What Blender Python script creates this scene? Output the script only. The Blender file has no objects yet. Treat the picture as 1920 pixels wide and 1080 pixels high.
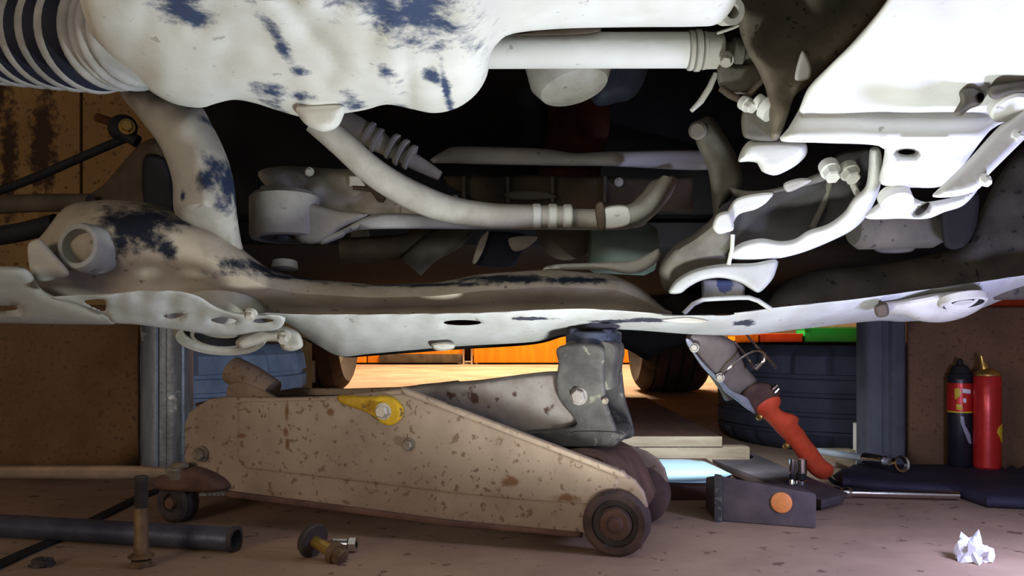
import bpy, bmesh, math, random
import numpy as np
from mathutils import Vector, Matrix, noise
from mathutils.geometry import delaunay_2d_cdt

random.seed(4)
SC = bpy.context.scene
COL = SC.collection

# ------------------------------------------------------------------ camera
F = 1663.0          # focal length in pixels of the 1920 px wide frame
H = 0.25            # height of the lens above the floor
HY = 615.0          # pixel row of the horizon
cam = bpy.data.cameras.new('camera')
cam.sensor_width = 36.0
cam.lens = 36.0 * F / 1920.0
cam.shift_y = (HY - 540.0) / 1920.0
cam.clip_start = 0.02
co = bpy.data.objects.new('camera', cam)
COL.objects.link(co)
co.location = (0, 0, H)
co.rotation_euler = (math.pi / 2, 0, 0)
SC.camera = co

# ------------------------------------------------------------------ world, lights, exposure
w = bpy.data.worlds.new('world')
SC.world = w
w.use_nodes = True
w.node_tree.nodes['Background'].inputs[0].default_value = (0.95, 0.93, 1.0, 1)
w.node_tree.nodes['Background'].inputs[1].default_value = 0.22

def light(name, kind, loc, target, energy, color, size=0.1, **kw):
    l = bpy.data.lights.new(name, kind)
    l.energy = energy
    l.color = color
    if kind == 'AREA':
        l.size = size
    else:
        l.shadow_soft_size = size
    for k, v in kw.items():
        setattr(l, k, v)
    o = bpy.data.objects.new(name, l)
    COL.objects.link(o)
    o.location = loc
    d = Vector(target) - Vector(loc)
    o.rotation_euler = d.to_track_quat('-Z', 'Y').to_euler()
    return o

# cool work light lying on the floor, just right of the photographer's view
light('work_light', 'SPOT', (0.13, 0.76, 0.030), (0.08, 0.80, 0.60), 10.5, (0.94, 1.0, 0.98), 0.03,
      spot_size=math.radians(156), spot_blend=0.5)
light('added_floor_light', 'POINT', (0.53, 0.80, 0.17), (0, 1, 0), 6.0, (0.56, 0.60, 1.0), 0.03)  # added cool lamp with no source of its own, brightens the floor at right
# warm bulb in the garage, behind and to the left of the photographer
light('garage_bulb', 'AREA', (-1.0, -0.5, 0.42), (-0.2, 1.1, 0.05), 6.5, (1.0, 0.84, 0.66), 0.4)
# warm ceiling lamp over the far end of the garage
light('far_ceiling_lamp', 'AREA', (0.2, 5.3, 2.0), (0.1, 4.2, 0), 250.0, (1.0, 0.74, 0.46), 0.8)

SC.view_settings.view_transform = 'Standard'
SC.view_settings.look = 'None'
SC.view_settings.gamma = 1.0
SC.view_settings.use_curve_mapping = False
SC.view_settings.exposure = 0.0

# ------------------------------------------------------------------ coordinates
C0 = Vector((0, 0, H))

def P(x, y, d):
    """the point at distance d along the depth axis that is seen at pixel (x, y)"""
    return Vector(((x - 960.0) / F * d, d, H - (y - HY) / F * d))

def G(x, y, up=0.0):
    """the point at height up above the floor seen at pixel (x, y)"""
    d = (H - up) * F / (y - HY)
    return P(x, y, d)

def px(n, d):
    return n * d / F

def lin(c):
    c = c / 255.0
    return c / 12.92 if c <= 0.04045 else ((c + 0.055) / 1.055) ** 2.4

def rgb(r, g, b):
    return (lin(r), lin(g), lin(b), 1.0)

# ------------------------------------------------------------------ materials
def new_mat(name):
    m = bpy.data.materials.new(name)
    m.use_nodes = True
    nt = m.node_tree
    b = nt.nodes['Principled BSDF']
    return m, nt, b

def mixc(nt, fac, a, b):
    n = nt.nodes.new('ShaderNodeMix')
    n.data_type = 'RGBA'
    for sock, v in ((0, fac), (6, a), (7, b)):
        if isinstance(v, (int, float)):
            n.inputs[sock].default_value = v
        elif isinstance(v, tuple):
            n.inputs[sock].default_value = v
        else:
            nt.links.new(v, n.inputs[sock])
    return n.outputs[2]

def math_n(nt, op, a, b=0.0, clamp=False):
    n = nt.nodes.new('ShaderNodeMath')
    n.operation = op
    n.use_clamp = clamp
    for i, v in enumerate((a, b)):
        if isinstance(v, (int, float)):
            n.inputs[i].default_value = v
        else:
            nt.links.new(v, n.inputs[i])
    return n.outputs[0]

def ramp(nt, v, a, b):
    n = nt.nodes.new('ShaderNodeMapRange')
    n.interpolation_type = 'SMOOTHSTEP'
    nt.links.new(v, n.inputs[0])
    n.inputs[1].default_value = a
    n.inputs[2].default_value = b
    return n.outputs[0]

def noise_n(nt, vec, scale, detail=5.0, rough=0.6, stretch=None):
    n = nt.nodes.new('ShaderNodeTexNoise')
    n.inputs['Scale'].default_value = scale
    n.inputs['Detail'].default_value = detail
    n.inputs['Roughness'].default_value = rough
    if stretch:
        mp = nt.nodes.new('ShaderNodeMapping')
        mp.inputs['Scale'].default_value = stretch
        nt.links.new(vec, mp.inputs['Vector'])
        vec = mp.outputs[0]
    nt.links.new(vec, n.inputs['Vector'])
    return n.outputs[0]

def stained(name, c1, c2, rough=0.8, metal=0.0, scale=14.0, patches=(), pc=(0.012, 0.018, 0.045, 1),
            speck=None, speck_scale=60.0, speck_cut=0.62, bump=0.25, bump_scale=90.0, patch_soft=0.25, spec=0.3, patch_amp=3.6,
            stretch=None, mid=0.5):
    """two-tone dirty surface + bare/stained patches (centre, radii) + specks"""
    m, nt, b = new_mat(name)
    tc = nt.nodes.new('ShaderNodeTexCoord')
    v = tc.outputs['Object']
    nz = noise_n(nt, v, scale, 6, 0.62, stretch)
    col = mixc(nt, ramp(nt, nz, mid - 0.2, mid + 0.2), c1, c2)
    if speck:
        sn = noise_n(nt, v, speck_scale, 3, 0.55)
        col = mixc(nt, ramp(nt, sn, speck_cut, speck_cut + 0.07), col, speck)
    if patches:
        acc = None
        for c, rad in patches:
            s = nt.nodes.new('ShaderNodeVectorMath'); s.operation = 'SUBTRACT'
            nt.links.new(v, s.inputs[0]); s.inputs[1].default_value = c
            dv = nt.nodes.new('ShaderNodeVectorMath'); dv.operation = 'DIVIDE'
            nt.links.new(s.outputs[0], dv.inputs[0]); dv.inputs[1].default_value = rad
            ln = nt.nodes.new('ShaderNodeVectorMath'); ln.operation = 'LENGTH'
            nt.links.new(dv.outputs[0], ln.inputs[0])
            acc = ln.outputs['Value'] if acc is None else math_n(nt, 'MINIMUM', acc, ln.outputs['Value'])
        pn = noise_n(nt, v, 38.0, 8, 0.72)
        acc = math_n(nt, 'ADD', acc, math_n(nt, 'MULTIPLY', math_n(nt, 'SUBTRACT', pn, 0.5), patch_amp))
        msk = math_n(nt, 'SUBTRACT', 1.0, ramp(nt, acc, 1.0 - patch_soft, 1.0 + patch_soft))
        col = mixc(nt, msk, col, pc)
    nt.links.new(col, b.inputs['Base Color'])
    b.inputs['Roughness'].default_value = rough
    b.inputs['Metallic'].default_value = metal
    b.inputs['Specular IOR Level'].default_value = spec
    if bump:
        bn = nt.nodes.new('ShaderNodeBump')
        bn.inputs['Strength'].default_value = bump
        bn.inputs['Distance'].default_value = 0.002
        nt.links.new(noise_n(nt, v, bump_scale, 4, 0.6), bn.inputs['Height'])
        nt.links.new(bn.outputs[0], b.inputs['Normal'])
    return m

def plain(name, c, rough=0.5, metal=0.0, spec=0.4, var=0.25):
    c2 = tuple(x * (1 - var) for x in c[:3]) + (1,)
    return stained(name, c, c2, rough, metal, 22.0, bump=0.12, spec=spec)

def pat(x, y, d, rx, ry, rd=0.12):
    return (P(x, y, d), (px(rx, d), rd, px(ry, d)))

def gb_d(x, y):
    d = 0.66 + 0.26 * max(0, min(1, (y + 60) / 270.0))
    d += 0.04 * math.exp(-((x - 955) / 40.0) ** 2)                       # valley beside the bell
    d += 0.10 * (1 / (1 + math.exp(-(x - 985) / 25.0)))                  # the casing behind it is further back
    d += 0.012 * math.exp(-((x - 560 - 0.8 * (y - 30)) / 26.0) ** 2) * (1 / (1 + math.exp((y - 150) / 12.0)))
    d -= 0.012 * math.exp(-((y - 20 - 18 * math.sin(x / 95.0)) / 16.0) ** 2) * (1 / (1 + math.exp(-(x - 400) / 25.0))) * (1 / (1 + math.exp((x - 660) / 25.0)))
    d -= 0.018 * math.exp(-(((x - 700) / 80.0) ** 2 + ((y - 120) / 45.0) ** 2))
    d += 0.010 * math.exp(-((x - 748 - .1 * y) / 14.0) ** 2) * (1 / (1 + math.exp(-(y - 90) / 10.0)))
    d -= 0.012 * math.exp(-(((x - 330) / 60.0) ** 2 + ((y - 110) / 50.0) ** 2))
    return d
def gpat(x, y, rx, ry):
    d = gb_d(x, y) - .045
    return (P(x, y, d), (px(rx, d), .35, px(ry, d)))
WHITE = rgb(232, 232, 222)
CREAM = rgb(214, 210, 196)
GREY = rgb(190, 186, 176)
M = {}
M['gearbox'] = stained('dusty_cast_alloy', rgb(224, 226, 220), rgb(208, 208, 198), 0.75, 0, 9.0,
    patches=[gpat(335, 6, 26, 8), gpat(300, -20, 40, 10), gpat(785, 8, 70, 18), gpat(700, -18, 64, 12), gpat(528, 88, 10, 9),
             gpat(505, 168, 24, 5), gpat(562, 180, 18, 4), gpat(660, 182, 16, 4), gpat(837, 172, 6, 20), gpat(814, 148, 12, 5),
             gpat(560, 134, 14, 3), gpat(720, 128, 14, 4)],
    pc=rgb(60, 74, 104), patch_soft=0.8, patch_amp=6.0, speck=rgb(176, 174, 166), speck_scale=70, speck_cut=0.66)
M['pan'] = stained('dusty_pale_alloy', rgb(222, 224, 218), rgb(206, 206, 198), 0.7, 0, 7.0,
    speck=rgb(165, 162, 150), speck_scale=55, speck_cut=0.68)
M['arm'] = stained('dusty_grey_paint', rgb(182, 180, 172), rgb(154, 150, 140), 0.8, 0, 10.0,
    patches=[pat(428, 300, 1.0, 12, 95, .3), pat(405, 330, 1.0, 20, 36, .3), pat(352, 372, 1.0, 8, 10, .3), pat(380, 212, 1.0, 18, 12, .3)],
    pc=rgb(34, 48, 74), patch_soft=0.5)
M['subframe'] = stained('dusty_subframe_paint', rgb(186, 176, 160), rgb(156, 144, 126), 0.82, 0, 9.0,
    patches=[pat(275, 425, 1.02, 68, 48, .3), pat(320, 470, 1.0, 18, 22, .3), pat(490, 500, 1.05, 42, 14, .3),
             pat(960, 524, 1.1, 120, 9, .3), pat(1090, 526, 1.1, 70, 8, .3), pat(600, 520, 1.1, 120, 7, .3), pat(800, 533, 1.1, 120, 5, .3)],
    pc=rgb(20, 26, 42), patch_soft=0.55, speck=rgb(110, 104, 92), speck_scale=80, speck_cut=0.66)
M['flange'] = stained('dusty_flange_paint', rgb(182, 184, 182), rgb(160, 160, 154), 0.78, 0, 12.0,
    patches=[pat(1390, 606, 1.06, 28, 5, .3), pat(1150, 603, 1.06, 40, 3, .3), pat(1000, 598, 1.06, 40, 3, .3), pat(1210, 600, 1.06, 40, 4, .3)],
    pc=rgb(50, 52, 62), speck=rgb(120, 116, 108), speck_scale=60, speck_cut=0.68)
M['dust'] = stained('dusty_grey_metal', rgb(190, 188, 178), rgb(160, 155, 144), 0.82, 0, 16.0, speck=rgb(140, 134, 122), speck_scale=90, speck_cut=.67)
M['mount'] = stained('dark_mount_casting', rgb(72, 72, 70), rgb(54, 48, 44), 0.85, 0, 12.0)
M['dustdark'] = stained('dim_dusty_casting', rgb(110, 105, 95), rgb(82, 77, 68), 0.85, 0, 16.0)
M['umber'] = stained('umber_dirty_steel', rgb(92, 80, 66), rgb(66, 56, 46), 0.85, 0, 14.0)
M['rubber'] = stained('black_rubber', rgb(34, 34, 38), rgb(22, 22, 25), 0.75, 0, 25.0)
M['black'] = stained('black_underbody_and_shade', rgb(30, 27, 26), rgb(18, 16, 17), 0.9, 0, 8.0)  # black of the underbody, also used for painted shade
M['blackblue'] = stained('dark_blue_and_shade', rgb(40, 46, 60), rgb(26, 30, 42), 0.7, 0, 12.0)
M['boot'] = stained('dusty_cv_rubber', rgb(178, 180, 178), rgb(140, 142, 142), 0.8, 0, 18.0)
M['bootgroove'] = stained('navy_cv_rubber', rgb(26, 32, 54), rgb(18, 22, 38), 0.7, 0, 18.0)
M['rust'] = stained('rusty_exhaust', rgb(92, 52, 30), rgb(58, 32, 20), 0.9, 0, 18.0)
M['slab'] = stained('dark_dusty_underbody', rgb(98, 90, 80), rgb(70, 66, 60), 0.9, 0, 10.0, speck=rgb(48, 46, 46), speck_scale=90)
M['bell'] = stained('brown_dusty_bell', rgb(124, 116, 98), rgb(94, 86, 74), 0.9, 0, 10.0, speck=rgb(72, 64, 54), speck_scale=110, speck_cut=.62)
M['hose'] = stained('dusty_hose', rgb(182, 178, 168), rgb(154, 148, 136), 0.85, 0, 20.0)
M['green'] = plain('grey_green_casting', rgb(108, 128, 116), 0.6)
M['jack'] = stained('dusty_beige_jack_paint', rgb(166, 148, 130), rgb(140, 122, 106), 0.8, 0, 9.0,
    speck=rgb(122, 102, 84), speck_scale=120, speck_cut=0.585, bump=0.2,
    patches=[pat(542, 768, 1.105, 4, 16, .3), pat(540, 806, 1.105, 5, 8, .3), pat(543, 832, 1.105, 3, 8, .3), pat(455, 816, 1.12, 10, 4, .3), pat(622, 772, 1.08, 8, 6, .3), pat(1060, 930, 1.0, 20, 8, .3), pat(960, 900, 1.02, 14, 8, .3)], pc=rgb(120, 88, 62), patch_soft=.5)
M['jackrust'] = stained('rusty_brown_jack_steel', rgb(108, 82, 68), rgb(78, 58, 50), 0.85, 0, 22.0)
M['jackarm'] = stained('worn_grey_lift_arm', rgb(148, 142, 138), rgb(112, 100, 94), 0.65, 0.15, 16.0, speck=rgb(76, 54, 46), speck_scale=40, speck_cut=0.6)
M['jackdark'] = stained('greasy_grey_steel', rgb(84, 82, 78), rgb(54, 50, 50), 0.6, 0.0, 26.0, speck=rgb(116, 112, 100), speck_scale=60, speck_cut=0.62)
M['saddle'] = stained('dark_blue_worn_saddle', rgb(66, 72, 88), rgb(38, 40, 50), 0.45, 0.5, 26.0, speck=rgb(120, 108, 94), speck_scale=50)
M['yellow'] = stained('dirty_yellow_paint', rgb(206, 166, 34), rgb(160, 122, 28), 0.6, 0, 22.0, speck=rgb(96, 74, 30), speck_scale=60, speck_cut=0.64)
M['steel'] = plain('bright_bolt_steel', rgb(200, 196, 186), 0.35, 0.75)
M['dirtysteel'] = stained('grubby_bolt_steel', rgb(150, 142, 128), rgb(108, 96, 82), 0.55, 0.4, 40.0)
M['chrome'] = plain('chrome', rgb(225, 222, 218), 0.16, 1.0, var=0.1)
M['brass'] = plain('yellow_zinc', rgb(206, 170, 92), 0.3, 0.8)
M['castor'] = stained('dark_caster_iron', rgb(74, 66, 62), rgb(46, 40, 40), 0.7, 0.1, 26.0)
M['wheelrub'] = stained('brown_worn_jack_wheel', rgb(96, 74, 66), rgb(58, 46, 46), 0.75, 0, 24.0)
M['floor'] = stained('dusty_concrete', rgb(172, 144, 122), rgb(138, 114, 96), 0.85, 0, 3.5, speck=rgb(104, 82, 68), speck_scale=40, speck_cut=0.62, bump=0.35, bump_scale=60)
M['ply'] = stained('plywood_board', rgb(176, 144, 92), rgb(148, 116, 70), 0.85, 0, 3.0, speck=rgb(110, 84, 56), speck_scale=60, speck_cut=0.6,
    patches=[(Vector((-1.27, 2.4, .74)), (0.035, 3.0, .14)), (Vector((-1.36, 2.4, .70)), (0.02, 3.0, .16)), (Vector((-1.42, 2.4, .9)), (0.05, 3.0, .1))], pc=rgb(74, 56, 44), patch_soft=.4)
M['wall'] = plain('garage_plaster', rgb(150, 128, 100), 0.9)
M['brown'] = stained('brown_stained_panel', rgb(122, 92, 64), rgb(98, 74, 54), 0.8, 0, 7.0, speck=rgb(92, 70, 52), speck_scale=140, speck_cut=0.58)
M['galv'] = stained('galvanised_steel', rgb(150, 156, 168), rgb(96, 100, 112), 0.38, 0.35, 9.0, stretch=(3, 3, 0.6), speck=rgb(190, 194, 202), speck_scale=34, speck_cut=0.66)
M['greypost'] = stained('grey_painted_post', rgb(92, 98, 104), rgb(72, 76, 82), 0.7, 0, 12.0)
M['tyreblue'] = stained('dusty_blue_grey_tyre', rgb(158, 176, 200), rgb(128, 146, 170), 0.85, 0, 14.0)
M['tyredark'] = stained('dark_tyre', rgb(46, 46, 58), rgb(34, 34, 44), 0.85, 0, 14.0)
M['tyrebrown'] = stained('muddy_tyre', rgb(64, 50, 44), rgb(42, 32, 30), 0.9, 0, 10.0)
M['orange'] = stained('orange_varnished_wood', rgb(242, 150, 22), rgb(226, 130, 14), 0.45, 0, 4.0, stretch=(6, 6, 0.8), speck=rgb(150, 84, 20), speck_scale=14, speck_cut=0.66)
M['redwood'] = plain('red_orange_plastic', rgb(224, 84, 40), 0.5)
M['greenbox'] = plain('green_plastic', rgb(20, 168, 74), 0.45)
M['whitebox'] = plain('white_card', rgb(240, 232, 215), 0.7)
M['wood'] = stained('weathered_plank', rgb(176, 160, 134), rgb(140, 122, 100), 0.85, 0, 8.0, stretch=(1, 6, 6))
M['darkboard'] = stained('dark_brown_board', rgb(92, 64, 52), rgb(70, 48, 42), 0.8, 0, 6.0, stretch=(6, 1, 6))
M['bluesheet'] = plain('pale_blue_sheet', rgb(176, 214, 226), 0.3, 0, 0.6, 0.08)
M['red'] = plain('red_spray_can', rgb(196, 44, 40), 0.32, 0.25)
M['canblack'] = plain('black_print', rgb(34, 32, 42), 0.35)
M['canyellow'] = plain('yellow_print', rgb(214, 186, 40), 0.4)
M['canwhite'] = plain('white_print', rgb(226, 226, 232), 0.4)
M['cangrey'] = plain('grey_print', rgb(146, 146, 160), 0.4)
M['handle'] = stained('orange_rubber_handle', rgb(228, 92, 56), rgb(200, 72, 44), 0.6, 0, 20.0)
M['lampsteel'] = plain('bare_lamp_steel', rgb(206, 216, 222), 0.4, 0.55)
M['lampshade'] = stained('dull_reflector_steel', rgb(150, 140, 128), rgb(122, 112, 100), 0.6, 0.3, 14.0)
M['pipe'] = stained('blued_steel_pipe', rgb(96, 96, 112), rgb(66, 64, 78), 0.42, 0.5, 14.0)
M['rod'] = plain('polished_rod', rgb(214, 196, 178), 0.25, 0.55)
M['paper'] = plain('white_paper', rgb(205, 206, 212), 0.8, 0, 0.2, 0.06)
M['mat'] = stained('dark_rubber_mat', rgb(52, 48, 66), rgb(38, 36, 50), 0.75, 0, 8.0)
M['orangecap'] = plain('orange_reflector', rgb(238, 150, 84), 0.45)
M['beam'] = stained('dirty_steel_beam', rgb(102, 92, 94), rgb(72, 64, 68), 0.7, 0.1, 12.0)
M['boltold'] = stained('old_brown_bolt', rgb(128, 104, 76), rgb(92, 72, 54), 0.6, 0.35, 40.0)

# ------------------------------------------------------------------ objects
def thing(name, label, cat, base, group=None):
    o = bpy.data.objects.new(name, None)
    o.empty_display_size = 0.05
    COL.objects.link(o)
    o.location = base
    o['label'] = label
    o['category'] = cat
    if group:
        o['group'] = group
    return o

def tag(o, label, cat, group=None):
    o['label'] = label
    o['category'] = cat
    if group:
        o['group'] = group
    return o

def root_loc(o):
    v = Vector((0, 0, 0))
    while o:
        if o.type == 'EMPTY':
            v += o.location
        o = o.parent
    return v

def link_mesh(name, bm, mat, parent=None, label=None, smooth=True, angle=40):
    bmesh.ops.recalc_face_normals(bm, faces=bm.faces[:])
    me = bpy.data.meshes.new(name)
    bm.to_mesh(me)
    bm.free()
    mats = mat if isinstance(mat, (list, tuple)) else [mat]
    for m in mats:
        me.materials.append(M[m] if isinstance(m, str) else m)
    if smooth:
        for p in me.polygons:
            p.use_smooth = True
        me.set_sharp_from_angle(angle=math.radians(angle))
    o = bpy.data.objects.new(name, me)
    COL.objects.link(o)
    if parent is not None:
        o.parent = parent
        if parent.type == 'EMPTY':          # mesh parents already sit at the world origin
            o.matrix_parent_inverse = Matrix.Translation(-root_loc(parent))
    if label:
        o['label'] = label
    return o

def catmull(pts, step, closed=True, smooth=True):
    pts = [np.array(p, float) for p in pts]
    n = len(pts)
    out = []
    for i in range(n if closed else n - 1):
        p1, p2 = pts[i], pts[(i + 1) % n]
        p0 = pts[i - 1] if (closed or i > 0) else p1
        p3 = pts[(i + 2) % n] if (closed or i + 2 < n) else p2
        k = max(1, int(round(np.linalg.norm(p2 - p1) / step)))
        for j in range(k):
            t = j / k
            if smooth:
                a = 0.5 * ((2 * p1) + (p2 - p0) * t + (2 * p0 - 5 * p1 + 4 * p2 - p3) * t * t + (3 * p1 - p0 - 3 * p2 + p3) * t ** 3)
            else:
                a = p1 + (p2 - p1) * t
            out.append(a)
    if not closed:
        out.append(pts[-1])
    return np.array(out)

def seg_dist(q, poly):
    a = poly
    b = np.roll(poly, -1, axis=0)
    ab = b - a
    L = (ab ** 2).sum(1) + 1e-12
    res = np.empty(len(q))
    for s in range(0, len(q), 2000):
        qq = q[s:s + 2000][:, None, :]
        t = np.clip(((qq - a) * ab).sum(2) / L, 0, 1)
        dd = qq - (a + t[..., None] * ab)
        res[s:s + 2000] = np.sqrt((dd ** 2).sum(2)).min(1)
    return res

def inside(q, poly):
    x, y = q[:, 0], q[:, 1]
    res = np.zeros(len(q), bool)
    j = len(poly) - 1
    for i in range(len(poly)):
        xi, yi = poly[i]; xj, yj = poly[j]
        if yi != yj:
            c = ((yi > y) != (yj > y)) & (x < (xj - xi) * (y - yi) / (yj - yi) + xi)
            res ^= c
        j = i
    return res

def relief(name, outline, mapf, front, back, r, mat, parent=None, label=None, step=None, smooth=True, holes=(),
           wob=0.0, wobs=0.02, angle=50, seed=0.0):
    """closed solid: an outline (2-D) rounded over the edge radius r, swelling by front / back, placed by mapf(x, y, offset)"""
    span = np.ptp(np.array(outline, float), axis=0).max()
    if step is None:
        step = max(span / 46.0, 0.35 * r, span / 80.0)
    pts = catmull(outline, step, True, smooth)
    hl = [catmull(h, max(step * 0.5, 1e-4), True, True) for h in holes]
    area = 0.5 * (pts[:, 0] * np.roll(pts[:, 1], -1) - np.roll(pts[:, 0], -1) * pts[:, 1]).sum()
    tan = np.roll(pts, -1, axis=0) - np.roll(pts, 1, axis=0)
    tan /= (np.linalg.norm(tan, axis=1, keepdims=True) + 1e-9)
    nor = np.stack([-tan[:, 1], tan[:, 0]], 1) * (1 if area > 0 else -1)
    cand = []
    for f in (0.1, 0.32, 0.64, 1.0):
        q = pts + nor * (f * r)
        cand.append((q, 0.9 * f * r))
    x0, y0 = pts.min(0); x1, y1 = pts.max(0)
    gx, gy = np.meshgrid(np.arange(x0 + step / 2, x1, step), np.arange(y0 + step / 2, y1, step))
    gq = np.stack([gx.ravel(), gy.ravel()], 1)
    cand.append((gq, max(1.3 * r, 0.4 * step)))
    keep = []
    for q, mind in cand:
        ok = inside(q, pts)
        q = q[ok]
        if len(q) == 0:
            continue
        d = seg_dist(q, pts)
        ok = d >= mind
        for h in hl:
            ok &= ~inside(q, h) & (seg_dist(q, h) > min(mind, r * 0.5))
        keep.append(q[ok])
    allp = [pts] + hl + keep
    edges = []
    base = 0
    for lp in [pts] + hl:
        n = len(lp)
        edges += [(base + i, base + (i + 1) % n) for i in range(n)]
        base += n
    V = np.concatenate(allp)
    vv, ee, ff, *_ = delaunay_2d_cdt([Vector(p) for p in V], edges, [], 0, span * 1e-5)
    vv = np.array([tuple(p) for p in vv])
    tri = [f for f in ff]
    cen = np.array([vv[list(f)].mean(0) for f in tri])
    ok = inside(cen, pts)
    for h in hl:
        ok &= ~inside(cen, h)
    tri = [t for t, k in zip(tri, ok) if k]
    d = seg_dist(vv, pts)
    for h in hl:
        d = np.minimum(d, seg_dist(vv, h))
    rim = d < span * 1e-4
    t = np.clip(d / max(r, 1e-9), 0, 1)
    prof = np.sqrt(np.clip(1 - (1 - t) ** 2, 0, 1))
    bm = bmesh.new()
    used = sorted({i for f in tri for i in f})
    fi, bi = {}, {}
    for i in used:
        x, y = vv[i]
        wv = 0.0
        if wob:
            wv = wob * prof[i] * noise.noise(Vector((x * wobs, y * wobs, seed)))
        fi[i] = bm.verts.new(mapf(x, y, -front * prof[i] + wv))
        bi[i] = fi[i] if rim[i] else bm.verts.new(mapf(x, y, back * prof[i]))
    for f in tri:
        for idx, rev in ((fi, False), (bi, True)):
            vs = [idx[i] for i in f]
            if rev:
                vs = vs[::-1]
            try:
                bm.faces.new(vs)
            except ValueError:
                pass
    return link_mesh(name, bm, mat, parent, label, True, angle)

def dmap(D):
    if callable(D):
        return lambda x, y, o: P(x, y, D(x, y) + o)
    return lambda x, y, o: P(x, y, D + o)

def tube_bm(bm, path, rad, n=14, caps=True, mati=None):
    path = [Vector(p) for p in path]
    m = len(path)
    up = None
    rings = []
    for i, p in enumerate(path):
        t = (path[min(i + 1, m - 1)] - path[max(i - 1, 0)]).normalized()
        if up is None:
            up = t.orthogonal().normalized()
        up = (up - t * up.dot(t)).normalized()
        s = t.cross(up)
        rr = rad[i] if isinstance(rad, (list, tuple, np.ndarray)) else rad
        rings.append([bm.verts.new(p + (up * math.cos(2 * math.pi * k / n) + s * math.sin(2 * math.pi * k / n)) * rr) for k in range(n)])
    for i in range(m - 1):
        for k in range(n):
            f = bm.faces.new((rings[i][k], rings[i][(k + 1) % n], rings[i + 1][(k + 1) % n], rings[i + 1][k]))
            if mati:
                f.material_index = mati[i]
    if caps:
        bm.faces.new(rings[0][::-1])
        bm.faces.new(rings[-1])

def tube(name, pts, rad, mat, parent=None, label=None, n=14, step=None, smooth=True, caps=True):
    """pts (x, y, d) in pixels and depth; rad in pixels"""
    pp = catmull([tuple(P(*p)) for p in pts], step or 0.012, False, smooth)
    dd = pp[:, 1]
    if isinstance(rad, (list, tuple)):
        r = np.interp(np.linspace(0, 1, len(pp)), np.linspace(0, 1, len(rad)), rad)
    else:
        r = np.full(len(pp), float(rad))
    bm = bmesh.new()
    tube_bm(bm, [Vector(p) for p in pp], [float(a * px(1, b)) for a, b in zip(r, dd)], n, caps)
    return link_mesh(name, bm, mat, parent, label)

def wtube(name, path, rad, mat, parent=None, label=None, n=12):
    bm = bmesh.new()
    tube_bm(bm, path, rad, n)
    return link_mesh(name, bm, mat, parent, label)

def frame(axis):
    a = Vector(axis).normalized()
    u = a.orthogonal().normalized()
    return a, u, a.cross(u)

def lathe(name, origin, axis, prof, mat, parent=None, label=None, n=32, rfun=None, angle=35, closed=False, bands=None):
    """prof: (t along axis, radius) points"""
    a, u, v = frame(axis)
    bm = bmesh.new()
    rings = []
    origin = Vector(origin)
    for j, (t, r) in enumerate(prof):
        if r < 1e-6:
            rings.append([bm.verts.new(origin + a * t)])
            continue
        ring = []
        for k in range(n):
            th = 2 * math.pi * k / n
            rr = rfun(j, k, r) if rfun else r
            ring.append(bm.verts.new(origin + a * t + (u * math.cos(th) + v * math.sin(th)) * rr))
        rings.append(ring)
    m = len(rings)
    for j in range(m if closed else m - 1):
        A, B = rings[j], rings[(j + 1) % m]
        for k in range(n):
            k2 = (k + 1) % n
            if len(A) == 1 and len(B) == 1:
                continue
            if len(A) == 1:
                f = bm.faces.new((A[0], B[k], B[k2]))
            elif len(B) == 1:
                f = bm.faces.new((A[k], A[k2], B[0]))
            else:
                f = bm.faces.new((A[k], A[k2], B[k2], B[k]))
            if bands:
                f.material_index = bands[j]
    return link_mesh(name, bm, mat, parent, label, True, angle)

def hexbolt(name, c, axis, r, h, mat, parent=None, label=None, washer=1.25):
    """hexagonal head standing on a washer, the axis points out of the surface"""
    a, u, v = frame(axis)
    c = Vector(c)
    bm = bmesh.new()
    def ring(t, rr, n, ph=0.0):
        return [bm.verts.new(c + a * t + (u * math.cos(2 * math.pi * k / n + ph) + v * math.sin(2 * math.pi * k / n + ph)) * rr) for k in range(n)]
    w0, w1 = ring(-h * .5, r * washer, 18), ring(h * .2, r * washer, 18)
    for k in range(18):
        bm.faces.new((w0[k], w0[(k + 1) % 18], w1[(k + 1) % 18], w1[k]))
    bm.faces.new(w1); bm.faces.new(w0[::-1])
    h0, h1, h2 = ring(h * .1, r, 6), ring(h * .85, r, 6), ring(h, r * .82, 6)
    for A, B in ((h0, h1), (h1, h2)):
        for k in range(6):
            bm.faces.new((A[k], A[(k + 1) % 6], B[(k + 1) % 6], B[k]))
    bm.faces.new(h2); bm.faces.new(h0[::-1])
    return link_mesh(name, bm, mat, parent, label, True, 25)

def hull_box(name, corners8, mat, parent=None, label=None, bevel=0.0):
    """corners: four of one face in order, then the four opposite ones"""
    bm = bmesh.new()
    v = [bm.verts.new(Vector(c)) for c in corners8]
    for f in ((0, 1, 2, 3), (7, 6, 5, 4), (0, 4, 5, 1), (1, 5, 6, 2), (2, 6, 7, 3), (3, 7, 4, 0)):
        bm.faces.new([v[i] for i in f])
    if bevel:
        bmesh.ops.bevel(bm, geom=bm.edges[:], offset=bevel, segments=2, affect='EDGES', profile=0.6)
    return link_mesh(name, bm, mat, parent, label, True, 30)

def box(name, x0, x1, y0, y1, z0, z1, mat, parent=None, label=None, bevel=0.0):
    return hull_box(name, [(x0, y0, z0), (x1, y0, z0), (x1, y1, z0), (x0, y1, z0),
                           (x0, y0, z1), (x1, y0, z1), (x1, y1, z1), (x0, y1, z1)], mat, parent, label, bevel)

def struct(o):
    o['kind'] = 'structure'
    return o

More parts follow.
